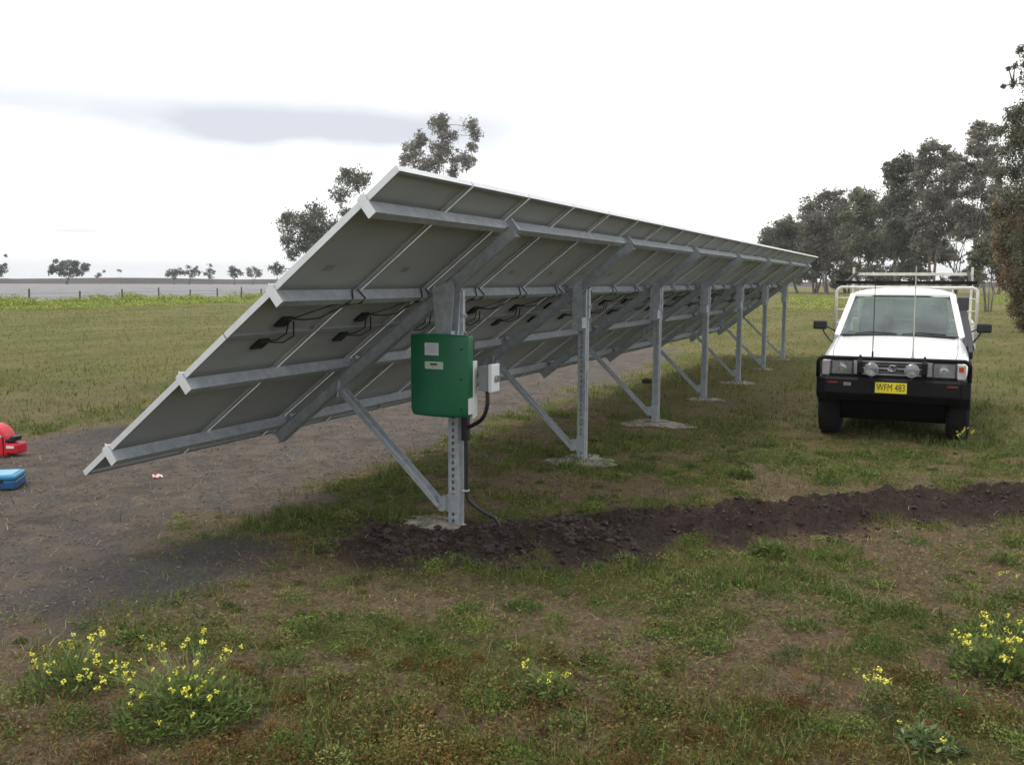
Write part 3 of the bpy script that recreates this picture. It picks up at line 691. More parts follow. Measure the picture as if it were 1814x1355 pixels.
# lower body: stations x, half width low, half width shoulder, half width top edge, z bottom, z shoulder, z top edge, z centre
STN = [(.14, .80, .835, .70, .66, .84, .925, .945), (.20, .84, .865, .76, .66, .87, .975, 1.005), (.34, .855, .875, .78, .70, .92, 1.02, 1.045),
       (.48, .86, .88, .785, .90, .96, 1.05, 1.075), (.80, .86, .88, .785, .93, 1.0, 1.10, 1.13), (1.12, .86, .88, .785, .90, 1.04, 1.15, 1.19),
       (1.22, .86, .88, .785, .52, 1.05, 1.165, 1.205), (1.34, .86, .88, .79, .42, 1.06, 1.18, 1.21), (1.6, .86, .88, .80, .40, 1.06, 1.19, 1.19)]
mb = MB(); rows = []
for (x_, wl, wsd, wt, zb, zsh, zt_, zc) in STN:
    hp = [(wl-.03, zb), (wl, zb+.03), (wsd, (zb+zsh)/2+.02), (wsd-.005, zsh-.02), (wsd-.03, zsh+.035), (wt, zt_), (wt*.93, zt_+.012), (wt*.6, zt_*.35+zc*.65), (wt*.25, zc)]
    full = [(x_, y_, z_) for y_, z_ in hp]+[(x_, -y_, z_) for y_, z_ in hp[::-1]]
    rows.append(full)
ns_ = len(rows[0])
mb.add([p_ for r_ in rows for p_ in r_], [(a*ns_+b, a*ns_+b+1, (a+1)*ns_+b+1, (a+1)*ns_+b) for a in range(len(rows)-1) for b in range(ns_-1)])
mb.build('front_body', CARW, ute, smooth=True, sub=1)
# bonnet shut lines
mb = MB()
for sg in (-1, 1):
    mb.tube([(x_, sg*(wt*.95), zt_+.007) for (x_, wl, wsd, wt, zb, zsh, zt_, zc) in STN[1:7]], .0035, 5)
mb.build('bonnet_gap', mat('gap_shadow', (.12, .12, .12), .8), ute)
# cab side doors + rear panel (x 1.34..3.0)
mb = MB()
for sg in (-1, 1):
    prof = [(.86, .40), (.885, .62), (.885, 1.03), (.855, 1.08), (.82, 1.19), (.79, 1.19), (.80, .40)]
    mb.prism(prof, lambda u, v: Vector((1.36, sg*u, v)), lambda u, v: Vector((2.95, sg*u, v)))
mb.build('door', CARW, ute, bevel=.01)
mb = MB(); mb.box((2.93, 0, .80), (.04, 1.60, .78)); mb.build('cab_back', CARW, ute, bevel=.01)
mb = MB(); mb.box((2.1, 0, .42), (1.7, 1.56, .06)); mb.build('cab_floor', DARKU, ute)
# roof
mb = MB(); rows = []
for x_, hw, z0_, zc in ((1.93, .60, 1.725, 1.755), (2.0, .63, 1.76, 1.80), (2.25, .645, 1.785, 1.845), (2.7, .64, 1.785, 1.845), (2.92, .62, 1.76, 1.81), (2.97, .60, 1.72, 1.76)):
    rows.append([(x_, hw+.03, z0_-.04), (x_, hw+.015, z0_), (x_, hw*.8, z0_*.4+zc*.6), (x_, hw*.4, zc), (x_, 0, zc+.003), (x_, -hw*.4, zc), (x_, -hw*.8, z0_*.4+zc*.6), (x_, -hw-.015, z0_), (x_, -hw-.03, z0_-.04)])
ns_ = 9
mb.add([p_ for r_ in rows for p_ in r_], [(a*ns_+b, a*ns_+b+1, (a+1)*ns_+b+1, (a+1)*ns_+b) for a in range(len(rows)-1) for b in range(ns_-1)])
ro_ = mb.build('roof', CARW, ute, smooth=True); sdf = ro_.modifiers.new('s', 'SOLIDIFY'); sdf.thickness = .03
# pillars
mb = MB()
for sg in (-1, 1):
    mb.bar((1.30, sg*.80, 1.17), (1.95, sg*.66, 1.74), .075, .08, upv=(0, sg, .3))
    mb.bar((2.90, sg*.83, 1.17), (2.93, sg*.655, 1.75), .10, .05, upv=(0, sg, 0))
    mb.bar((1.93, sg*.665, 1.745), (2.95, sg*.665, 1.755), .045, .045)
mb.bar((1.93, -.62, 1.742), (1.93, .62, 1.742), .05, .05); mb.build('pillar', CARW, ute, bevel=.012)
# windscreen (slightly bowed)
def ws(u, v, o_=0):
    hw = .765*(1-v)+.625*v; y_ = hw*u; return (1.305+.64*v-.05*(1-u*u)-o_*.66, y_, 1.195+.535*v+o_*.75)
mb = MB(); nu, nv_ = 12, 8
mb.add([ws(-1+2*a/nu, b/nv_) for b in range(nv_+1) for a in range(nu+1)], [(b*(nu+1)+a, b*(nu+1)+a+1, (b+1)*(nu+1)+a+1, (b+1)*(nu+1)+a) for b in range(nv_) for a in range(nu)])
mb.build('windscreen', GLASS, ute, smooth=True)
mb = MB(); ring = [ws(-1+2*a/16, 0, .004) for a in range(17)]+[ws(1, b/8, .004) for b in range(1, 9)]+[ws(1-2*a/16, 1, .004) for a in range(1, 17)]+[ws(-1, 1-b/8, .004) for b in range(1, 9)]
mb.tube(ring, .009, 6); mb.build('windscreen_seal', BLK, ute)
mb = MB(); mb.box((1.27, 0, 1.20), (.12, 1.44, .022)); mb.build('cowl', BLK, ute)
for (y0, y1) in ((.55, .02), (-.05, -.60)):
    mb = MB(); mb.tube([ws(y0/.76, .02, .02), ws((y0*.6+y1*.4)/.76, .075, .018), ws(y1/.76, .045, .014)], .008, 6); mb.build('wiper', BLK, ute)
for sg in (-1, 1):
    mb = MB(); mb.add([(1.42, sg*.825, 1.18), (2.86, sg*.825, 1.18), (2.88, sg*.67, 1.72), (2.02, sg*.67, 1.72)], [(0, 1, 2, 3)]); mb.build('side_window', GLASS, ute)
mb = MB(); mb.add([(2.94, -.66, 1.22), (2.94, .66, 1.22), (2.95, .58, 1.68), (2.95, -.58, 1.68)], [(0, 1, 2, 3)]); mb.build('rear_window', GLASS, ute)
mb = MB(); mb.box((1.50, 0, 1.07), (.36, 1.50, .20)); mb.build('dashboard', DASH, ute, bevel=.05)
for y_ in (.38, -.38):
    mb = MB(); mb.box((2.45, y_, .80), (.5, .50, .16)); mb.box((2.72, y_, 1.12), (.13, .48, .60), Matrix.Rotation(.15, 3, 'Y')); mb.box((2.78, y_, 1.50), (.09, .26, .18)); mb.build('seat', SEAT, ute, bevel=.05)
mb = MB(); mb.lathe([(.19, -.01), (.2, 0), (.19, .012), (.175, .0)], (1.86, -.36, 1.17), (.8, 0, .45), 24); 
mb = MB(); cen = Vector((1.86, -.36, 1.17)); axx = Vector((-.85, 0, .5)).normalized(); e1_ = Vector((0, 1, 0)); e2_ = axx.cross(e1_)
mb.tube([cen+(e1_*math.cos(a*.2618)+e2_*math.sin(a*.2618))*.19 for a in range(25)], .014, 6, cap=False); mb.bar(cen+e1_*.18, cen-e1_*.18, .03, .02); mb.bar(cen, cen+axx*-.4, .04, .04)
mb.build('steering_wheel', BLK, ute)
mb = MB(); mb.box((1.86, 0, 1.66), (.02, .22, .06)); mb.build('rear_view_mirror', BLK, ute)
# front face
mb = MB(); mb.box((.16, 0, .83), (.05, 1.60, .24)); fp = mb.build('front_panel', mat('grey_surround', (.52, .54, .56), .4, .2, .12, 12), ute, bevel=.01)
mb = MB(); mb.box((.125, .0, .845), (.03, .82, .17)); gl = mb.build('grille', BLK, ute, bevel=.008)
mb = MB(); mb.box((.105, 0, .845), (.012, .78, .022)); 
for zz in (.80, .89): mb.box((.108, 0, zz), (.006, .78, .006))
mb.box((.108, 0, .768), (.02, .86, .022)); mb.box((.108, 0, .925), (.02, .86, .018)); mb.build('grille_trim', DIRTYC, gl)
mb = MB()
def ell(cy_, cz_, a_, b_, r_): mb.tube([(.092, cy_+a_*math.cos(q*.2618), cz_+b_*math.sin(q*.2618)) for q in range(25)], r_, 5, cap=False)
ell(0, .85, .055, .037, .006); ell(0, .85, .019, .034, .005); ell(0, .866, .036, .017, .005); mb.build('emblem', CHROME, gl)
for sg in (1, -1):
    mb = MB(); mb.box((.118, sg*.60, .83), (.05, .245, .19)); hl = mb.build('headlight', DIRTYC if False else mat('lamp_reflector', (.62, .63, .66), .22, .5, .1, 18), ute, bevel=.02)
    mb = MB(); mb.lathe([(.075, 0), (.06, .01), (.03, .016)], (.092, sg*.60, .83), (-1, 0, 0), 20); mb.build('bulb_reflector', CHROME, hl)
    mb = MB(); mb.box((.076, sg*.60, .83), (.008, .24, .185)); mb.build('lens', LENS, hl, bevel=.003)
    mb = MB(); mb.box((.105, sg*.60, .83), (.03, .275, .215)); mb.build('bezel', mat('dark_bezel', (.06, .065, .075), .5), hl)
    mb = MB(); mb.box((.125, sg*.795, .83), (.07, .10, .19)); il = mb.build('indicator', mat('clear_lens', (.36, .33, .35), .25, 0, .1, 14) if sg > 0 else mat('pale_lens', (.62, .58, .58), .25, 0, .1, 14), ute, bevel=.012)
    if sg < 0:
        mb = MB(); mb.box((.086, -.79, .865), (.008, .055, .06)); q_ = mb.build('bulb_cover', ORANGE, il, bevel=.003); q_['label'] = 'orange-red lens patch'
# bull bar
bb = MB()
bb.prism([(0, .52), (0, .70), (.03, .725), (.26, .725), (.26, .46), (.10, .42)], lambda u, v: Vector((u-.02, .80, v)), lambda u, v: Vector((u-.02, -.80, v)))
for sg in (-1, 1):
    bb.prism([(0, .51), (0, .70), (.03, .725), (.50, .725), (.50, .52), (.10, .42)], lambda u, v: Vector((u-.02+0, sg*.80, v)), lambda u, v: Vector((u-.02+.07, sg*.905, v+.0)))
b_ = bb.build('bull_bar', CARB, ute, bevel=.012)
mb = MB(); pts = [(.02, .885, .715), (.02, .885, .86)]+[(.0, .885-.075*(1-math.cos(q*.262)), .895+.075*math.sin(q*.262)) for q in range(0, 7)]
pts = pts+[(p_[0], -p_[1], p_[2]) for p_ in pts[::-1]]
mb.tube(pts, .026, 12); mb.build('hoop', CARB, b_, smooth=True)
for sg in (-1, 1):
    mb = MB(); mb.prism([(-.05, .70), (.02, .70), (.02, 1.00), (-.03, 1.02), (-.055, .98)], lambda u, v: Vector((u, sg*.375-.014, v)), lambda u, v: Vector((u, sg*.375+.014, v)))
    mb.prism([(-.055, .76), (-.09, .80), (-.09, .93), (-.055, .97)], lambda u, v: Vector((u+.0, sg*.375-.03, v)), lambda u, v: Vector((u+.0, sg*.375+.03, v))); mb.build('upright', CARB, b_, bevel=.006)
mb = MB(); mb.box((.16, 0, .745), (.2, 1.5, .03)); mb.build('top_pan', CARB, b_)
for sg in (-1, 1):
    sx = -.075
    mb = MB(); mb.lathe([(.02, .10), (.055, .09), (.078, .05), (.086, .0), (.086, -.012), (.078, -.012)], (sx, sg*.235, .845), (1, 0, 0), 28); sl_ = mb.build('spotlight', CHROME if False else mat('spot_shell', (.42, .43, .44), .3, .5), ute, smooth=False)
    mb = MB(); mb.lathe([(.076, 0), (.060, .02), (.03, .035), (.008, .038)], (sx-.005, sg*.235, .845), (1, 0, 0), 28); mb.build('reflector', CHROME, sl_, smooth=True)
    mb = MB(); mb.lathe([(.078, 0), (.06, .006), (.02, .010)], (sx-.012, sg*.235, .845), (-1, 0, 0), 28); mb.build('lens', LENS, sl_, smooth=True)
    mb = MB(); mb.box((sx+.03, sg*.235, .74), (.02, .03, .04)); mb.build('bracket', BLK, sl_)
mb = MB(); mb.box((-.026, .0, .612), (.008, .372, .134)); pl = mb.build('number_plate', YPLATE, ute, bevel=.002)
MT = Matrix(((0, 0, -1, -.0312), (-1, 0, 0, 0), (0, 1, 0, .612), (0, 0, 0, 1)))
text_mesh('WFM 483', .125, MT, PTEXT, 'lettering', pl, .66, .0)
for (y_, z_, w_, h_, m_, nm) in ((.70, .655, .12, .022, DRED, 'marker_lamp'), (-.70, .655, .12, .022, DRED, 'marker_lamp')):
    mb = MB(); mb.box((-.022, y_, z_), (.012, w_, h_)); mb.build(nm, m_, ute, bevel=.003)
mb = MB(); mb.box((-.022, .52, .64), (.006, .085, .04)); bdg = mb.build('badge', mat('badge_grey', (.30, .26, .26), .4), ute, bevel=.004)
MT2 = Matrix(((0, 0, -1, -.0258), (-1, 0, 0, .52), (0, 1, 0, .64), (0, 0, 0, 1)))
text_mesh('ARB', .032, MT2, DRED, 'lettering', bdg, 1.0, .0006)
# wheels
def wheel(x_, y_, sg):
    mb = MB(); r0 = .385; hwt = .135
    prof = [(.20, -hwt), (.30, -hwt-.005), (.36, -hwt+.005), (.380, -hwt+.03), (r0, -hwt+.055), (r0, hwt-.055), (.380, hwt-.03), (.36, hwt-.005), (.30, hwt+.005), (.20, hwt)]
    mb.lathe(prof, (x_, y_, .375), (0, 1, 0), 40)
    for q in range(44):
        a = q*2*math.pi/44
        for side in (-1, 1):
            c = Vector((x_+math.cos(a)*(r0+.002), y_+side*.058, .375+math.sin(a)*(r0+.002))); mb.box(c, (.018, .085, .034), Matrix.Rotation(-a, 3, 'Y'))
    wobj = mb.build('wheel', TYRE, ute)
    mb = MB(); mb.lathe([(.19, 0), (.20, .02), (.15, -.02), (.06, -.01), (.05, .03), (.0, .03)], (x_, y_+sg*hwt*.85, .375), (0, sg, 0), 24); mb.build('rim', RIM, wobj)
for x_ in (.80, 4.0):
    for sg in (-1, 1): wheel(x_, sg*.785, sg)
# arches / flares
for sg in (-1, 1):
    mb = MB(); mb.tube([(.80+.47*math.cos(a), sg*.885, .42+.50*math.sin(a)) for a in np.linspace(R(-8), R(188), 18)], .03, 8); mb.build('wheel_arch_flare', CARB, ute, smooth=True)
mb = MB(); mb.box((1.0, 0, .50), (1.4, 1.0, .16)); mb.box((.25, 0, .40), (.06, 1.25, .22)); mb.box((.45, 0, .36), (.5, .8, .10)); mb.tube([(.8, -.7, .37), (.8, .7, .37)], .05, 10)
mb.lathe([(.06, -.12), (.15, -.05), (.16, .0), (.15, .05), (.06, .12)], (.8, .22, .36), (1, 0, 0), 16); mb.box((3.2, .0, .55), (3.8, .9, .12)); mb.tube([(4.0, -.7, .37), (4.0, .7, .37)], .06, 10)
mb.box((2.6, 0, .36), (1.4, 1.2, .34)); mb.box((4.9, 0, .45), (.1, 1.5, .5)); mb.box((2.9, 0, .33), (4.6, 1.5, .42)); mb.box((1.7, 0, .42), (.1, 1.7, .62)); mb.box((.5, 0, .30), (.05, 1.1, .26)); mb.box((1.3, 0, .26), (.08, .9, .22)); mb.box((.8, 0, .72), (.9, 1.1, .35)); mb.box((1.5, 0, .40), (.06, 1.3, .35))  # oversized boxes added to block light and blacken the ground under the ute
for sg in (-1, 1): mb.box((1.24, sg*.72, .62), (.03, .34, .5)); mb.box((.78, sg*.60, .78), (.85, .06, .28))
mb.build('chassis_and_light_block', DARKU, ute)
# snorkel
mb = MB(); mb.prism([(-.09, -.02), (.09, -.02), (.095, .13), (.06, .17), (-.08, .16)], lambda u, v: Vector((1.86+u, -.865, 1.565+v)), lambda u, v: Vector((1.86+u, -.715, 1.565+v)))
mb.bar((1.87, -.785, 1.60), (1.80, -.79, 1.50), .09, .09, upv=(0, 1, 0)); mb.bar((1.80, -.79, 1.52), (1.16, -.89, 1.05), .10, .11, upv=(0, 1, 0)); mb.bar((1.2, -.89, 1.09), (.98, -.905, .98), .12, .05, upv=(0, 1, 0))
mb.build('snorkel', mat('snorkel_plastic', (.03, .031, .04), .5, 0, .15, 12), ute, bevel=.015)
# mirrors
for sg in (-1, 1):
    mb = MB(); mb.box((1.62, sg*1.065, 1.315), (.09, .185, .125)); mr_ = mb.build('wing_mirror', BLK, ute, bevel=.02)
    mb = MB(); mb.tube([(1.62, sg*1.03, 1.26), (1.60, sg*1.0, 1.20), (1.58, sg*.93, 1.11), (1.58, sg*.87, 1.06)], .011, 6); mb.tube([(1.62, sg*.98, 1.30), (1.62, sg*.84, 1.22)], .010, 6); mb.build('arm', BLK, mr_)
# aerials
mb = MB(); mb.tube([(.03, .235, .97), (.03, .235, 1.06)], .012, 8); mb.tube([(.03, .235, 1.06), (.035, .24, 1.9)], [.006, .0045], 6); a_ = mb.build('aerial', BLK, ute); a_['label'] = 'black whip aerial'
mb = MB(); mb.lathe([(.02, 0), (.02, .03), (.014, .06), (.010, .12), (.006, .14)], (.03, -.235, .97), (0, 0, 1), 10); mb.tube([(.03, -.235, 1.1), (.05, -.225, 2.13)], [.0075, .006], 6); a_ = mb.build('aerial', mat('white_fibreglass', (.55, .52, .45), .5), ute); a_['label'] = 'tall white aerial with spring base'
# tray, headboard and rack
mb = MB(); mb.box((4.28, 0, .98), (2.5, 2.02, .07)); mb.build('tray', WHITE_S, ute, bevel=.01)
def round_hoop(x_, hw, z0_, z1_, rc, r_, nm, m_):
    pts = [(x_, hw, z0_), (x_, hw, z1_-rc)]+[(x_, hw-rc*(1-math.cos(a)), z1_-rc+rc*math.sin(a)) for a in np.linspace(.2, 1.571, 6)]
    pts += [(x_, -p_[1], p_[2]) for p_ in pts[::-1]]
    q = MB(); q.tube(pts, r_, 10); return q
hbm = round_hoop(3.06, 1.0, .98, 1.85, .09, .024, '', None)
for z_ in (1.15, 1.32, 1.50, 1.68): hbm.tube([(3.06, 1.0, z_), (3.06, .66, z_)], .012, 8); hbm.tube([(3.06, -1.0, z_), (3.06, -.66, z_)], .012, 8)
hbm.tube([(3.06, .66, .98), (3.06, .66, 1.85)], .012, 8); hbm.tube([(3.06, -.66, .98), (3.06, -.66, 1.85)], .012, 8)
for z_ in (1.25, 1.78): hbm.tube([(3.06, .66, z_), (3.06, -.66, z_)], .010, 8)
hbm.build('headboard', WHITE_S, ute, smooth=True)
mb = MB()
for sg in (-1, 1):
    mb.bar((5.42, sg*.96, .98), (5.42, sg*.96, 2.19), .04, .04); mb.bar((3.1, sg*.985, 1.28), (5.42, sg*.985, 1.28), .025, .03)
    for x_ in (3.7, 4.3, 4.9): mb.bar((x_, sg*.985, 1.0), (x_, sg*.985, 1.28), .025, .025)
mb.bar((5.42, -.96, 2.07), (5.42, .96, 2.07), .05, .05); mb.bar((5.42, -.96, 1.28), (5.42, .96, 1.28), .03, .03)
mb.build('rear_rack', WHITE_S, ute, bevel=.004)
mb = MB(); mb.bar((3.12, 1.02, 1.925), (3.12, -.99, 1.925), .05, .045, upv=(1, 0, 0)); mb.bar((3.2, -.9, 1.90), (5.4, -.9, 2.10), .04, .04); mb.bar((3.2, .9, 1.90), (5.4, .9, 2.10), .04, .04); mb.build('cross_bar', CARB, ute)
mb = MB(); mb.box((4.6, .2, 1.12), (.9, .7, .22)); mb.build('tray_toolbox', mat('dark_box', (.05, .055, .06), .6), ute, bevel=.02)

for ch in [o_ for o_ in scene.objects if o_.parent == ute and not o_.name.startswith('wheel') or o_.name.startswith('wheel_arch')]: ch.location.z += .10
# ------------------------------------------------------------------ things lying on the left
g0 = on_ground(2, 806); G = empty('portable_generator', (g0[0], g0[1], float(gz(g0[0], g0[1]))), R(20), label='red portable generator with slotted carry handle on the bare dirt', cat='generator')
# local -y = right in the picture (towards the edge), x away
mb = MB(); n = 14
arc = [(.30*math.cos(a)*.62-.0, .13+.245*math.sin(a)) for a in np.linspace(0, math.pi, n)]
poly = [(-.19, .0)]+[(.19, .0)]+[(u, v) for u, v in arc]
mb.prism(poly, lambda u, v: Vector((-.11, u+.05, v)), lambda u, v: Vector((.13, u+.05, v))); g_b = mb.build('shell', RED, G, bevel=.03, smooth=False)
mb = MB(); mb.box((-.112, .11, .315), (.012, .15, .028)); mb.build('handle_slot', BLK, G, bevel=.005)
mb = MB(); mb.box((-.02, -.20, .10), (.20, .16, .12)); mb.build('end_housing', mat('red_plastic_dark', (.50, .01, .03), .4, 0, .2, 9), G, bevel=.02)
mb = MB(); mb.box((-.123, -.19, .12), (.006, .09, .028)); mb.build('white_label', WHITE_P, G)
mb = MB(); mb.prism([(-.14, .17), (-.22, .18), (-.24, .235), (-.20, .25), (-.15, .21), (-.09, .20)], lambda u, v: Vector((-.10, u, v)), lambda u, v: Vector((.06, u, v))); mb.bar((-.06, -.23, .23), (-.06, -.29, .24), .03, .025); mb.build('grip', BLK, G, bevel=.01)
mb = MB(); mb.prism([(-.045, .24), (-.085, .235), (-.06, .285)], lambda u, v: Vector((-.117, u, v)), lambda u, v: Vector((-.112, u, v))); mb.build('warning_triangle', WHITE_P, G)
mb = MB(); mb.box((0, .05, -.01), (.22, .36, .05)); mb.box((-.0, -.10, .13), (.235, .015, .22)); mb.build('base', BLK, G, bevel=.01)

g1 = on_ground(-12, 860); T_ = empty('tool_case', (g1[0], g1[1], float(gz(g1[0], g1[1]))), R(36), label='flat blue plastic tool case with pale stripe on the bare dirt', cat='tool case')
mb = MB(); mb.box((0, 0, .045), (.36, .52, .09)); mb.build('case_base', BLUE, T_, bevel=.015)
mb = MB(); mb.box((0, 0, .115), (.36, .52, .045)); mb.build('lid', mat('blue_lid', (.03, .19, .36), .4, 0, .15, 9), T_, bevel=.015)
mb = MB(); mb.box((0, 0, .1405), (.29, .44, .008)); mb.build('lid_inset', LBLUE, T_, bevel=.003)
mb = MB(); mb.box((-.184, .06, .045), (.01, .30, .028)); mb.build('handle', mat('pale_strip', (.42, .50, .55), .4), T_, bevel=.005)
for y_ in (-.12, .2):
    mb = MB(); mb.box((-.184, y_, .085), (.01, .04, .035)); mb.build('latch', BLK, T_)
g2 = on_ground(279, 849); z2 = float(gz(g2[0], g2[1]))
lbm = MB(); n = 9
vs = []; 
for a in range(n):
    for b in range(3):
        vs.append((-.05+.1*a/(n-1), -.018+.018*b, .012+.008*math.sin(a*1.5)+.004*b))
vs2 = [(v[0], v[1], v[2]-.0015) for v in vs]
fs = [(a*3+b, a*3+b+1, (a+1)*3+b+1, (a+1)*3+b) for a in range(n-1) for b in range(2)]
mb = MB(); mb.add(vs, fs); mb.add(vs2, [f_[::-1] for f_ in fs])
o = mb.build('paper_scrap', mat('pinkish_scrap', (.75, .18, .22), .6, 0, .0, 30, col2=(.8, .7, .7)), loc=(g2[0], g2[1], z2+.012)); o.rotation_euler = (.25, 0, R(-25)); o.scale = (1.0, 1.2, 1.2)
tag(o, 'small pink and white scrap of wrapper on the dirt under the array', 'litter')
g3 = on_ground(1145, 680); mb = MB(); mb.add([(v[0]*.10*random.uniform(.7, 1.3), v[1]*.12*random.uniform(.7, 1.3), v[2]*.09*random.uniform(.7, 1.1)+.06) for v in IV], IF)
o = mb.build('clod', mat('dark_clod', (.03, .025, .022), .95, 0, .3, 9), loc=(g3[0], g3[1], 0)); tag(o, 'dark lump of earth beneath the array behind the third post', 'clod')

# ------------------------------------------------------------------ weeds with yellow flowers
fl = MB()
for q in range(13):
    c = Vector((random.gauss(0, .010), random.gauss(0, .010), random.gauss(0, .012))); d = Vector((random.gauss(0, .8), random.gauss(0, .8), 1)).normalized(); a_ = d.orthogonal().normalized()*random.uniform(.003, .0065); b2 = d.cross(a_)
    fl.add([c-a_-b2, c+a_-b2, c+a_+b2, c-a_+b2], [(0, 1, 2, 3)])
FLM = fl.build('flower_head', PETAL); flower_me = FLM.data; bpy.data.objects.remove(FLM)
def leaf_quads(n, cx, cy, spread, hgt, size, cols, droop=.3):
    a = rng.random(n)*6.283; rr_ = spread*rng.random(n)**.75; x_ = cx+np.cos(a)*rr_; y_ = cy+np.sin(a)*rr_; z_ = .008+hgt*rng.random(n)**1.5*(1-.5*rr_/spread)
    s_ = size*(.35+rng.random(n)**1.5*1.1); th_ = a+(rng.random(n)-.5)*3.0; pt = (rng.random(n)-.2)*1.9
    u = np.stack([np.cos(th_)*np.cos(pt), np.sin(th_)*np.cos(pt), np.sin(pt)], -1)*s_[:, None]; v = np.stack([-np.sin(th_), np.cos(th_), (rng.random(n)-.5)*.8], -1)*s_[:, None]*np.where(size > .055, .26, .17)
    c = np.stack([x_, y_, z_], -1); return np.stack([c-u*.2, c+u*.35-v, c+u, c+u*.35+v], 1), pick(cols, n, .3)
def weed(label, gp, hgt, spr, nst, nfl, nleaf, lsize, cols, tops=None, group='yellow flowering weeds in the foreground', name='flowering_weed', spill=(0, 0)):
    z_ = float(gz(gp[0], gp[1])); W_ = empty(name, (gp[0], gp[1], z_), label=label, cat='weed', group=group)
    if nleaf:
        Q, cc = leaf_quads(int(nleaf*1.7), 0, 0, spr*.95, hgt*.6, lsize, cols); quadmesh('leaves', Q, cc, BLADE, W_)
    if nst:
        st_ = MB(); ends = []
        for q in range(nst):
            a = random.random()*6.283; rad = spr*random.uniform(.35, 1.05); h_ = hgt*random.uniform(.45, 1.05)
            e = Vector((math.cos(a)*rad+spill[0]*random.random(), math.sin(a)*rad+spill[1]*random.random(), h_)); b0 = Vector((random.gauss(0, .03), random.gauss(0, .03), 0)); mdl = b0.lerp(e, .5)+Vector((0, 0, h_*.18))
            st_.tube([b0, b0.lerp(mdl, .6), mdl, e], [.0019, .0016, .0013, .0009], 4); ends.append((mdl, e))
            for q2 in range(2):
                e2 = mdl.lerp(e, random.random()*.8)+Vector((random.gauss(0, .04), random.gauss(0, .04), random.uniform(.02, .07))); st_.tube([mdl.lerp(e, .3*q2), e2], [.0014, .0009], 3); ends.append((mdl, e2))
        st_.build('stems', STEM, W_)
        for q in range(nfl):
            m0, e = ends[(q*3) % len(ends)] if q < nst else random.choice(ends); t_ = 1 if q < nst else random.uniform(.6, 1.0)
            p_ = m0.lerp(e, t_)+Vector((random.gauss(0, .018), random.gauss(0, .018), random.gauss(0, .012)))*(0 if q < nst else 1)
            f_ = bpy.data.objects.new('flower_head', flower_me); C.objects.link(f_); f_.parent = W_; f_.location = p_; f_.rotation_euler = (random.random(), random.random(), random.random()*6); sc = random.uniform(.5, .95); f_.scale = (sc,)*3
GL = [(.11, .16, .04), (.08, .125, .035), (.15, .20, .06), (.13, .15, .05)]; GP = [(.17, .22, .10), (.22, .28, .15), (.09, .14, .05), (.12, .15, .06)]
def ong(x, y): return on_ground(x, y)
weed('sprawling weed with scattered yellow flowers at the far left of the foreground', ong(130, 1215), .24, .26, 28, 30, 900, .032, GL)
weed('largest bushy weed with yellow flowers and a dense green base, left foreground', ong(335, 1268), .30, .36, 50, 60, 2600, .032, GL, spill=(-.05, .22))
weed('pale broad-leaved thistle beside the largest yellow flowering weed', ong(400, 1262), .11, .10, 0, 0, 60, .042, GP, name='broadleaf_weed', group='leafy weeds without flowers')
weed('thin yellow flowering weed with few blooms in the middle foreground', ong(970, 1232), .20, .15, 8, 9, 260, .04, GL)
weed('thin yellow flowering weed between the middle and the right edge', ong(1550, 1240), .17, .09, 8, 9, 50, .03, GL)
weed('dense clump of yellow flowers and long leaves by the lower right edge', ong(1775, 1195), .26, .27, 30, 46, 800, .042, GL)
weed('yellow flowering weed cut by the right edge beyond the dense clump', ong(1830, 1068), .22, .2, 14, 22, 220, .04, GL)
weed('pale green rosette weed with long leaves in the lower right foreground', ong(1640, 1320), .16, .13, 5, 3, 170, .045, GP, name='broadleaf_weed', group='leafy weeds without flowers')
weed('green leafy weed on the edge of the dug soil band', ong(1362, 980), .14, .16, 0, 0, 240, .05, GL, name='broadleaf_weed', group='leafy weeds without flowers')
weed('bright green grass-like tuft between the ute and the posts', ong(1315, 845), .12, .14, 0, 0, 260, .05, GL, name='broadleaf_weed', group='leafy weeds without flowers')
weed('small dark green weed in the dry grass above the left bushes', ong(245, 1128), .05, .09, 0, 0, 220, .028, GL, name='broadleaf_weed', group='leafy weeds without flowers')
weed('small weed with pale blooms by the front tyre of the ute', ong(1705, 800), .26, .12, 8, 12, 80, .03, GL)
weed('low green weed by the right edge of the trench', ong(1775, 995), .08, .12, 0, 0, 180, .035, GL, name='broadleaf_weed', group='leafy weeds without flowers')
for n_, (px_, py_) in enumerate([(500, 1170), (1010, 1290), (1250, 1150), (1420, 1110)]):
    lab = ['low green weed right of the big yellow bush', 'leafy weed just below the thin middle flowering weed', 'low green weed in the middle right grass', 'low green weed below the soil band on the right'][n_]
    weed(lab, ong(px_, py_), .06, .14, 0, 0, 240, .028, GL, name='broadleaf_weed', group='leafy weeds without flowers')

# ------------------------------------------------------------------ fence and the yellow weeds along it
fence = empty('wire_fence', (FA[0], FA[1], 0), label='low wire fence with thin dark posts along the pale field', cat='fence')
fx = [50, 140, 215, 280, 336, 384, 427, 462, 496, 525]
def fence_pt(px):
    # intersection of the pixel column's vertical plane with the fence line
    d = ray(px, 500)[:2]; A_ = np.array([[d[0], -fdir[0]], [d[1], -fdir[1]]]); s_ = np.linalg.solve(A_, FA-CAM[:2]); return CAM[:2]+d*s_[0]
fpts = [fence_pt(v) for v in [-60, -10]+fx]+[fence_pt(525)+fdir*q*6 for q in range(1, 12)]
for q, pnt in enumerate(fpts):
    mb = MB(); mb.tube([(pnt[0]-FA[0], pnt[1]-FA[1], -.1), (pnt[0]-FA[0]+.04, pnt[1]-FA[1], 1.1+.1*(q % 3))], .07, 6); mb.build('fence_post', WOODP, fence)
mb = MB()
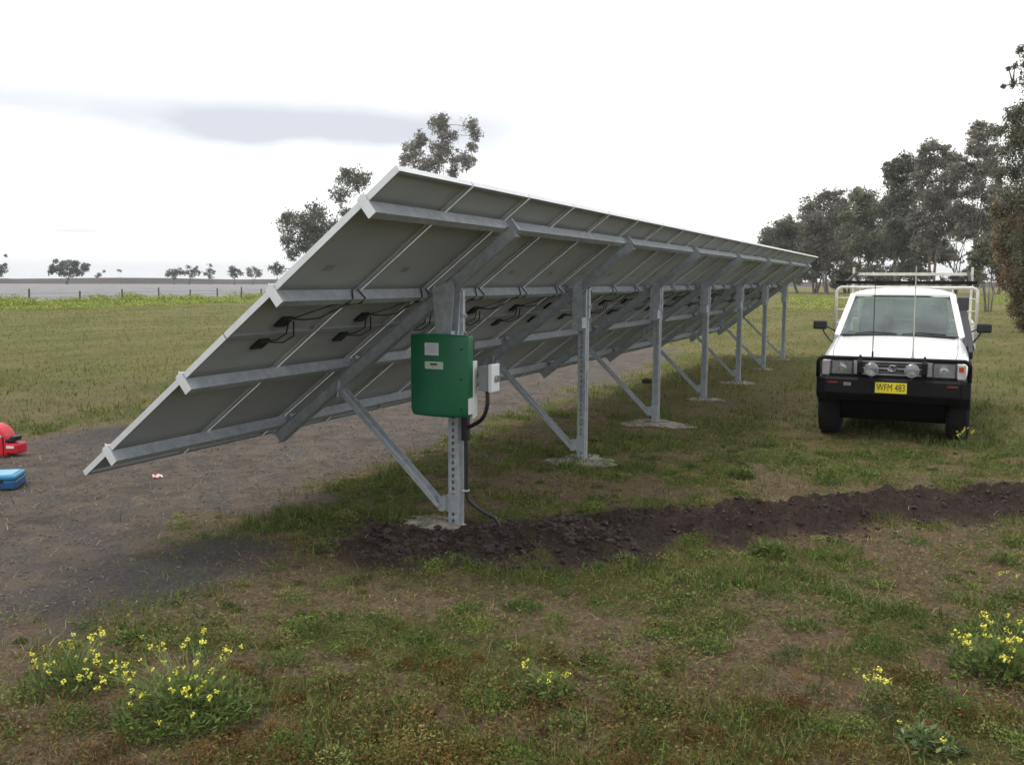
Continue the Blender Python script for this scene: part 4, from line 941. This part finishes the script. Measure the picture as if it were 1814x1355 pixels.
for z_ in (.35, .65, .95): mb.tube([(p_[0]-FA[0], p_[1]-FA[1], z_) for p_ in fpts], .012, 4)
mb.build('wire', WIRE, fence)
def scatter_bushy(name, cents, n_each, cols, label):
    Qs = []; Cs = []
    for (cx, cy, rad, hh_, sz) in cents:
        n = n_each; v = rng.normal(size=(n, 3)); v /= np.linalg.norm(v, axis=1)[:, None]; rr_ = rng.random(n)**.4
        c = v*rr_[:, None]*np.array([rad, rad, hh_]); c[:, 2] = np.abs(c[:, 2]); c += np.array([cx, cy, 0])
        u = rng.normal(size=(n, 3)); u /= np.linalg.norm(u, axis=1)[:, None]; w_ = np.cross(u, rng.normal(size=(n, 3))); w_ /= np.linalg.norm(w_, axis=1)[:, None]
        s_ = sz*(.5+rng.random(n))[:, None]; Qs.append(np.stack([c-u*s_, c-w_*s_*.6, c+u*s_, c+w_*s_*.6], 1)); Cs.append(pick(cols, n, .35))
    o = quadmesh(name, np.concatenate(Qs), np.concatenate(Cs), BLADE); tag(o, label, 'weeds', kind='stuff')
YG = [(.38, .42, .10), (.30, .37, .09), (.46, .46, .11), (.26, .32, .09), (.20, .26, .08)]
ce = []
for q in range(150):
    px_ = random.uniform(-40, 560); d_ = -(random.random()**1.5)*7+1.2; b_ = fence_pt(px_)+fn*d_
    big_ = .55+.45*math.sin(px_*.045+1)*math.sin(px_*.021)
    ce.append((b_[0], b_[1], 1.1+.8*random.random(), (.25+.75*random.random())*(.35+.8*max(0, big_))*(1 if d_ > -2 else .45), .065))
scatter_bushy('yellow_weeds', ce, 800, YG, 'bank of yellow-green flowering weeds along the fence')
ce = []
for q in range(110):
    px_ = random.uniform(1395, 1830); py_ = random.choice([random.uniform(523, 536), random.uniform(530, 548)])
    if 1480 < px_ < 1735 and random.random() < .6: continue
    b_ = on_ground(px_, py_); ce.append((b_[0], b_[1], 1.6, .20+.25*random.random(), .06))
scatter_bushy('yellow_weeds', ce, 420, YG, 'patches of bright yellow-green weeds below the right-hand trees')

# ------------------------------------------------------------------ trees
def tree(label, base, blobs, D=None, n=9000, ls=.16, cols=None, tr=.22, group=None, name='gum_tree', fork=.35, nlimb=None, stems=1, dens=1.0, droop=0.0, wsp=.7):
    if D is None:
        gpt = on_ground(*base); D = float((gpt-CAM) @ fw)
    ls = ls*.8; n = int(n*1.5); tr = tr*(.6 if D > 60 else 1)
    gpt = at(base[0], base[1], D); gpt[2] = 0
    W_ = empty(name, gpt, label=label, cat='tree', group=group)
    px2m = D/FPX; Bl = []
    for (bx, by, br) in blobs:
        c = at(bx, by, D); rad = br*px2m*(1.08 if D > 60 else 1.0); c = c + np.array([math.cos(YAW), math.sin(YAW), 0])*random.uniform(-1, 1)*rad*wsp*1.5
        Bl.append((c-gpt, rad))
    tot = sum(b[1]**2 for b in Bl); Qs = []; Cs = []; tw = MB()
    zmin = min(b[0][2]-b[1] for b in Bl); cen_ = sum((b[0]*b[1] for b in Bl), np.zeros(3))/sum(b[1] for b in Bl)
    zf = max(.8, (cen_[2])*fork)
    tips = []
    for k_ in range(stems):
        off_ = np.array([random.uniform(-.5, .5), random.uniform(-.5, .5), 0])*(stems > 1)*max(tr*4, .7)
        f_pt = np.array([cen_[0]*.45+off_[0]*2, cen_[1]*.45+off_[1]*2, zf]); mid_ = off_+(f_pt-off_)*.5+np.array([random.gauss(0, tr*.5), random.gauss(0, tr*.5), 0])
        tw.tube([off_+np.array([0, 0, -.2]), off_+np.array([0, 0, .15]), mid_, f_pt], [tr*1.35, tr, tr*.85, tr*.7], 8); tips.append(f_pt)
    for bi, (c, rad) in enumerate(Bl):
        f_pt = tips[bi % len(tips)]; lr = tr*.5*min(1, .5+rad/3)
        big_ = [b for b in Bl if b[1] > rad*1.25 and np.linalg.norm(b[0]-c) < np.linalg.norm(f_pt-c)*.7]
        if big_: f_pt = min(big_, key=lambda b: np.linalg.norm(b[0]-c))[0]; lr *= .6
        m_ = f_pt+(c-f_pt)*.5+np.array([random.gauss(0, rad*.15), random.gauss(0, rad*.15), rad*.1*random.random()])
        tw.tube([f_pt, m_, c-np.array([0, 0, rad*.1])], [lr, lr*.65, lr*.35], 6)
        ncl = max(5, int(24*dens)); nb = int(n*rad**2/tot)
        for q in range(ncl):
            v = rng.normal(size=3); v /= np.linalg.norm(v); v[2] *= .85; cc_ = c+v*rad*random.uniform(.35, 1.12)
            tw.tube([c+(cc_-c)*.05, c+(cc_-c)*.6+rng.normal(size=3)*rad*.06, cc_], [lr*.3, lr*.18, lr*.08], 4, cap=False)
            m = max(3, nb//ncl); sg_ = rad*random.uniform(.11, .30); p_ = rng.normal(size=(m, 3))*np.array([sg_, sg_, sg_*(.75+droop)])+cc_-np.array([0, 0, droop*sg_])
            u = rng.normal(size=(m, 3)); u[:, 2] -= .5; u /= np.linalg.norm(u, axis=1)[:, None]; w_ = np.cross(u, rng.normal(size=(m, 3))); w_ /= np.linalg.norm(w_, axis=1)[:, None]
            s_ = ls*(.5+rng.random(m))[:, None]; Qs.append(np.stack([p_-u*s_, p_-w_*s_*.42, p_+u*s_, p_+w_*s_*.42], 1))
            bc = np.array(random.choice(cols))*random.uniform(.7, 1.6); Cs.append(np.clip(bc*(1+(rng.random((m, 1))-.5)*.6), 0, 1))
    tw.build('trunk', BARK, W_, smooth=True)
    quadmesh('crown', np.concatenate(Qs), np.concatenate(Cs), LEAF, W_)
    return W_
EU = [(0.132, 0.144, 0.09), (0.156, 0.162, 0.108), (0.108, 0.12, 0.078), (0.18, 0.174, 0.12)]
EUD = [(.115, .125, .085), (.13, .14, .095), (.095, .105, .075)]
EUB = [(.20, .15, .09), (.24, .17, .10), (.16, .145, .085), (.17, .175, .10), (.27, .19, .11)]
EUP = [(0.168, 0.157, 0.123), (0.146, 0.14, 0.106), (0.202, 0.185, 0.14)]
# left, behind the array
tree('green gum tree with stepped crown rising behind the left edge of the array', (572, 516),
     [(532, 400, 30), (508, 425, 16), (515, 390, 16), (555, 378, 20), (625, 320, 22), (600, 345, 16), (642, 316, 14), (615, 310, 12), (490, 476, 12), (580, 412, 34), (545, 430, 28), (610, 375, 12), (590, 450, 30), (520, 450, 14), (560, 470, 26)], n=15000, ls=.26, cols=EUD, tr=.45, stems=2, dens=1.3)
tree('tall open gum tree showing above the top corner of the array', (795, 513),
     [(733, 262, 20), (720, 285, 15), (745, 245, 12), (775, 222, 17), (783, 212, 12), (795, 240, 15), (785, 265, 20), (835, 222, 13), (842, 240, 11), (838, 262, 11), (812, 282, 16), (830, 290, 14), (745, 295, 18), (770, 290, 18), (805, 305, 14), (780, 350, 30), (820, 360, 20), (745, 350, 24)], n=15000, ls=.30, cols=EUP, tr=.5, stems=2, dens=1.2, fork=.5)
DT = [(.08, .09, .08), (.10, .105, .09)]
G_ = 'small far trees standing along the left horizon'
tree('broad dark tree, the largest on the far left horizon', (117, 503), [(98, 473, 8), (118, 470, 9), (135, 468, 9), (146, 474, 8), (108, 482, 8), (128, 482, 9), (92, 482, 6), (142, 484, 7), (100, 462, 4)], D=330, n=2600, ls=.45, cols=DT, tr=.35, group=G_, stems=2)
tree('cropped far tree at the very left edge of the picture', (-4, 503), [(-4, 470, 8), (4, 478, 8), (8, 470, 4), (0, 486, 6), (12, 453, 3)], D=330, n=1100, ls=.4, cols=DT, tr=.3, group=G_)
tree('tiny pale tree right of the broad dark horizon tree', (178, 500), [(176, 487, 4), (184, 481, 2.5), (171, 490, 3)], D=360, n=260, ls=.3, cols=DT, tr=.12, group=G_)
tree('tiny lone tuft-topped tree in the widest gap on the horizon', (214, 500), [(214, 480, 2.5), (210, 479, 2)], D=360, n=120, ls=.25, cols=DT, tr=.1, group=G_)
tree('low spreading far tree, leftmost of the row beside the array', (308, 503), [(302, 483, 6), (312, 480, 7), (322, 482, 6), (296, 487, 4), (312, 488, 6)], D=340, n=900, ls=.35, cols=DT, tr=.25, group=G_)
tree('wispy far tree touching the low spreading one', (336, 503), [(334, 473, 4), (333, 484, 5), (345, 480, 6), (352, 483, 5), (340, 488, 5), (350, 474, 3)], D=340, n=800, ls=.33, cols=DT, tr=.2, group=G_, stems=2)
tree('narrow upright far tree with a thin open crown', (372, 504), [(373, 470, 3.5), (370, 480, 5), (379, 483, 4), (364, 485, 4), (372, 490, 5)], D=340, n=600, ls=.3, cols=DT, tr=.2, group=G_)
tree('round dark far tree, second from the array edge', (415, 505), [(413, 476, 6), (420, 480, 6), (410, 484, 6), (427, 485, 4), (416, 488, 6)], D=340, n=1000, ls=.33, cols=DT, tr=.25, group=G_)
tree('round greyish far tree nearest the array edge', (448, 503), [(442, 480, 6), (450, 477, 6), (460, 482, 6), (446, 487, 6), (455, 488, 5)], D=340, n=900, ls=.33, cols=EUP, tr=.2, group=G_)
# right-hand belt
GR = 'eucalypts of the right-hand tree belt'
tree('farthest dark rounded gum at the left end of the right tree belt', (1412, 520), [(1368, 420, 15), (1385, 405, 18), (1403, 412, 20), (1375, 440, 20), (1400, 445, 26), (1425, 430, 20), (1435, 460, 22), (1362, 432, 10), (1415, 475, 22)], n=9000, ls=.32, cols=EUD, tr=.4, group=GR, dens=1.2)
tree('broad grey-brown gum right of the farthest one', (1468, 521), [(1440, 368, 20), (1462, 355, 18), (1484, 348, 14), (1490, 370, 24), (1455, 395, 28), (1485, 410, 30), (1435, 395, 20), (1435, 430, 24), (1470, 445, 28), (1500, 395, 22), (1425, 405, 12), (1500, 455, 22)], n=12000, ls=.30, cols=EUP, tr=.4, group=GR, stems=2, dens=1.2)
tree('rounded gum in front of the broad grey-brown one', (1527, 524), [(1516, 345, 14), (1530, 352, 18), (1545, 365, 22), (1520, 378, 24), (1550, 395, 26), (1528, 410, 28), (1560, 425, 22), (1512, 430, 22), (1540, 445, 24)], n=10000, ls=.28, cols=EU, tr=.35, group=GR, stems=2, dens=1.2)
tree('gum with a dark green domed top left of the one above the cab', (1592, 526), [(1580, 300, 16), (1597, 290, 16), (1612, 302, 15), (1575, 318, 14), (1600, 322, 20), (1615, 340, 20), (1595, 350, 22), (1575, 370, 20), (1600, 385, 28), (1580, 410, 24), (1610, 425, 24), (1590, 440, 20)], n=12000, ls=.26, cols=EUD, tr=.35, group=GR, stems=2, dens=1.2)
tree('grey-brown spreading gum directly above the ute cab', (1650, 528), [(1640, 268, 12), (1655, 258, 12), (1675, 262, 12), (1650, 285, 18), (1672, 290, 20), (1693, 280, 14), (1645, 315, 20), (1680, 320, 24), (1635, 350, 22), (1665, 355, 28), (1695, 345, 20), (1650, 390, 26), (1685, 395, 24), (1625, 390, 18), (1665, 425, 18), (1625, 435, 16)], n=14000, ls=.24, cols=EUP, tr=.33, group=GR, stems=3, dens=1.2, fork=.5)
tree('tall gum with a drooping crown right of the one above the cab', (1722, 530), [(1738, 222, 12), (1730, 240, 14), (1755, 235, 14), (1720, 265, 14), (1745, 268, 20), (1708, 295, 14), (1735, 305, 22), (1762, 300, 18), (1715, 335, 20), (1745, 345, 24), (1705, 370, 18), (1735, 385, 24), (1760, 390, 22), (1712, 410, 18), (1740, 430, 20)], n=13000, ls=.22, cols=EUP, tr=.3, group=GR, stems=2, dens=1.3, fork=.5)
tree('slender multi-stemmed sapling gum just right of the ute', (1748, 553), [(1735, 470, 12), (1755, 460, 15), (1725, 485, 8), (1768, 480, 11), (1748, 440, 14), (1775, 455, 10), (1722, 455, 9)], n=2600, ls=.13, cols=EU, tr=.09, group=GR, stems=4, dens=1.1, fork=.55)
tree('big overhanging gum with loose grey-green drooping foliage at the right edge', (1872, 596), [(1790, 205, 17), (1812, 195, 20), (1805, 235, 26), (1772, 232, 10), (1830, 250, 36), (1780, 268, 18), (1815, 300, 30), (1772, 305, 17), (1795, 345, 26), (1830, 350, 40), (1850, 430, 50), (1808, 88, 9), (1822, 100, 12), (1796, 118, 5), (1786, 122, 4), (1816, 112, 6), (1797, 148, 7), (1778, 153, 3.5), (1830, 150, 16), (1855, 130, 34), (1870, 200, 50), (1880, 300, 60), (1880, 420, 60)], n=34000, ls=.065, cols=EU+EUP, tr=.26, dens=1.5, fork=.45, droop=.5, wsp=.5)
tree('rusty-leaved low gum hanging over the right edge below the big one', (1850, 590), [(1795, 370, 26), (1772, 372, 14), (1815, 395, 30), (1782, 408, 24), (1768, 432, 14), (1805, 450, 30), (1790, 495, 22), (1825, 510, 30), (1808, 545, 18), (1830, 570, 20), (1850, 470, 40), (1800, 520, 16)], n=30000, ls=.062, cols=EUB, tr=.16, dens=1.5, fork=.4, droop=.5, wsp=.5, stems=2)
# filler trees deep in the belt
GB = 'trees deep inside the right-hand belt'
FL = ['dim tree deep in the belt behind its left end', 'dim tree deep in the belt, left of the ute rack', 'dim tree deep in the belt above the left of the ute rack', 'dim tree deep in the belt behind the cab', 'dim tree deep in the belt above the right of the rack', 'dim tree deep in the belt right of the rack', 'dim tree deep in the belt near the right edge']
for q, (bx_, by_) in enumerate([(1385, 518), (1445, 519), (1500, 519), (1560, 520), (1612, 520), (1690, 521), (1765, 522)]):
    bl = [(bx_+random.uniform(-38, 38), random.uniform(400, 492), random.uniform(13, 20)) for _ in range(9)]+[(bx_+random.uniform(-38, 38), random.uniform(484, 502), random.uniform(7, 11)) for _ in range(5)]
    tree(FL[q], (bx_, by_), bl, n=5000, ls=.36, cols=EUP+EU, tr=.35, group=GB, stems=3)

# ------------------------------------------------------------------ air
mb = MB(); mb.box((0, 0, 22.5), (7400, 7400, 51)); hz = mb.build('haze', None if False else BLK); hz.data.materials.clear()
hm = bpy.data.materials.new('air'); hm.use_nodes = True; t = hm.node_tree; t.nodes.clear(); o_ = N(t, 'ShaderNodeOutputMaterial'); v_ = N(t, 'ShaderNodeVolumePrincipled')
v_.inputs['Density'].default_value = .0003; v_.inputs['Color'].default_value = (.93, .95, 1, 1); t.links.new(v_.outputs[0], o_.inputs['Volume'])
hz.data.materials.append(hm); tag(hz, 'thin pale haze over the paddock', 'haze', kind='stuff')
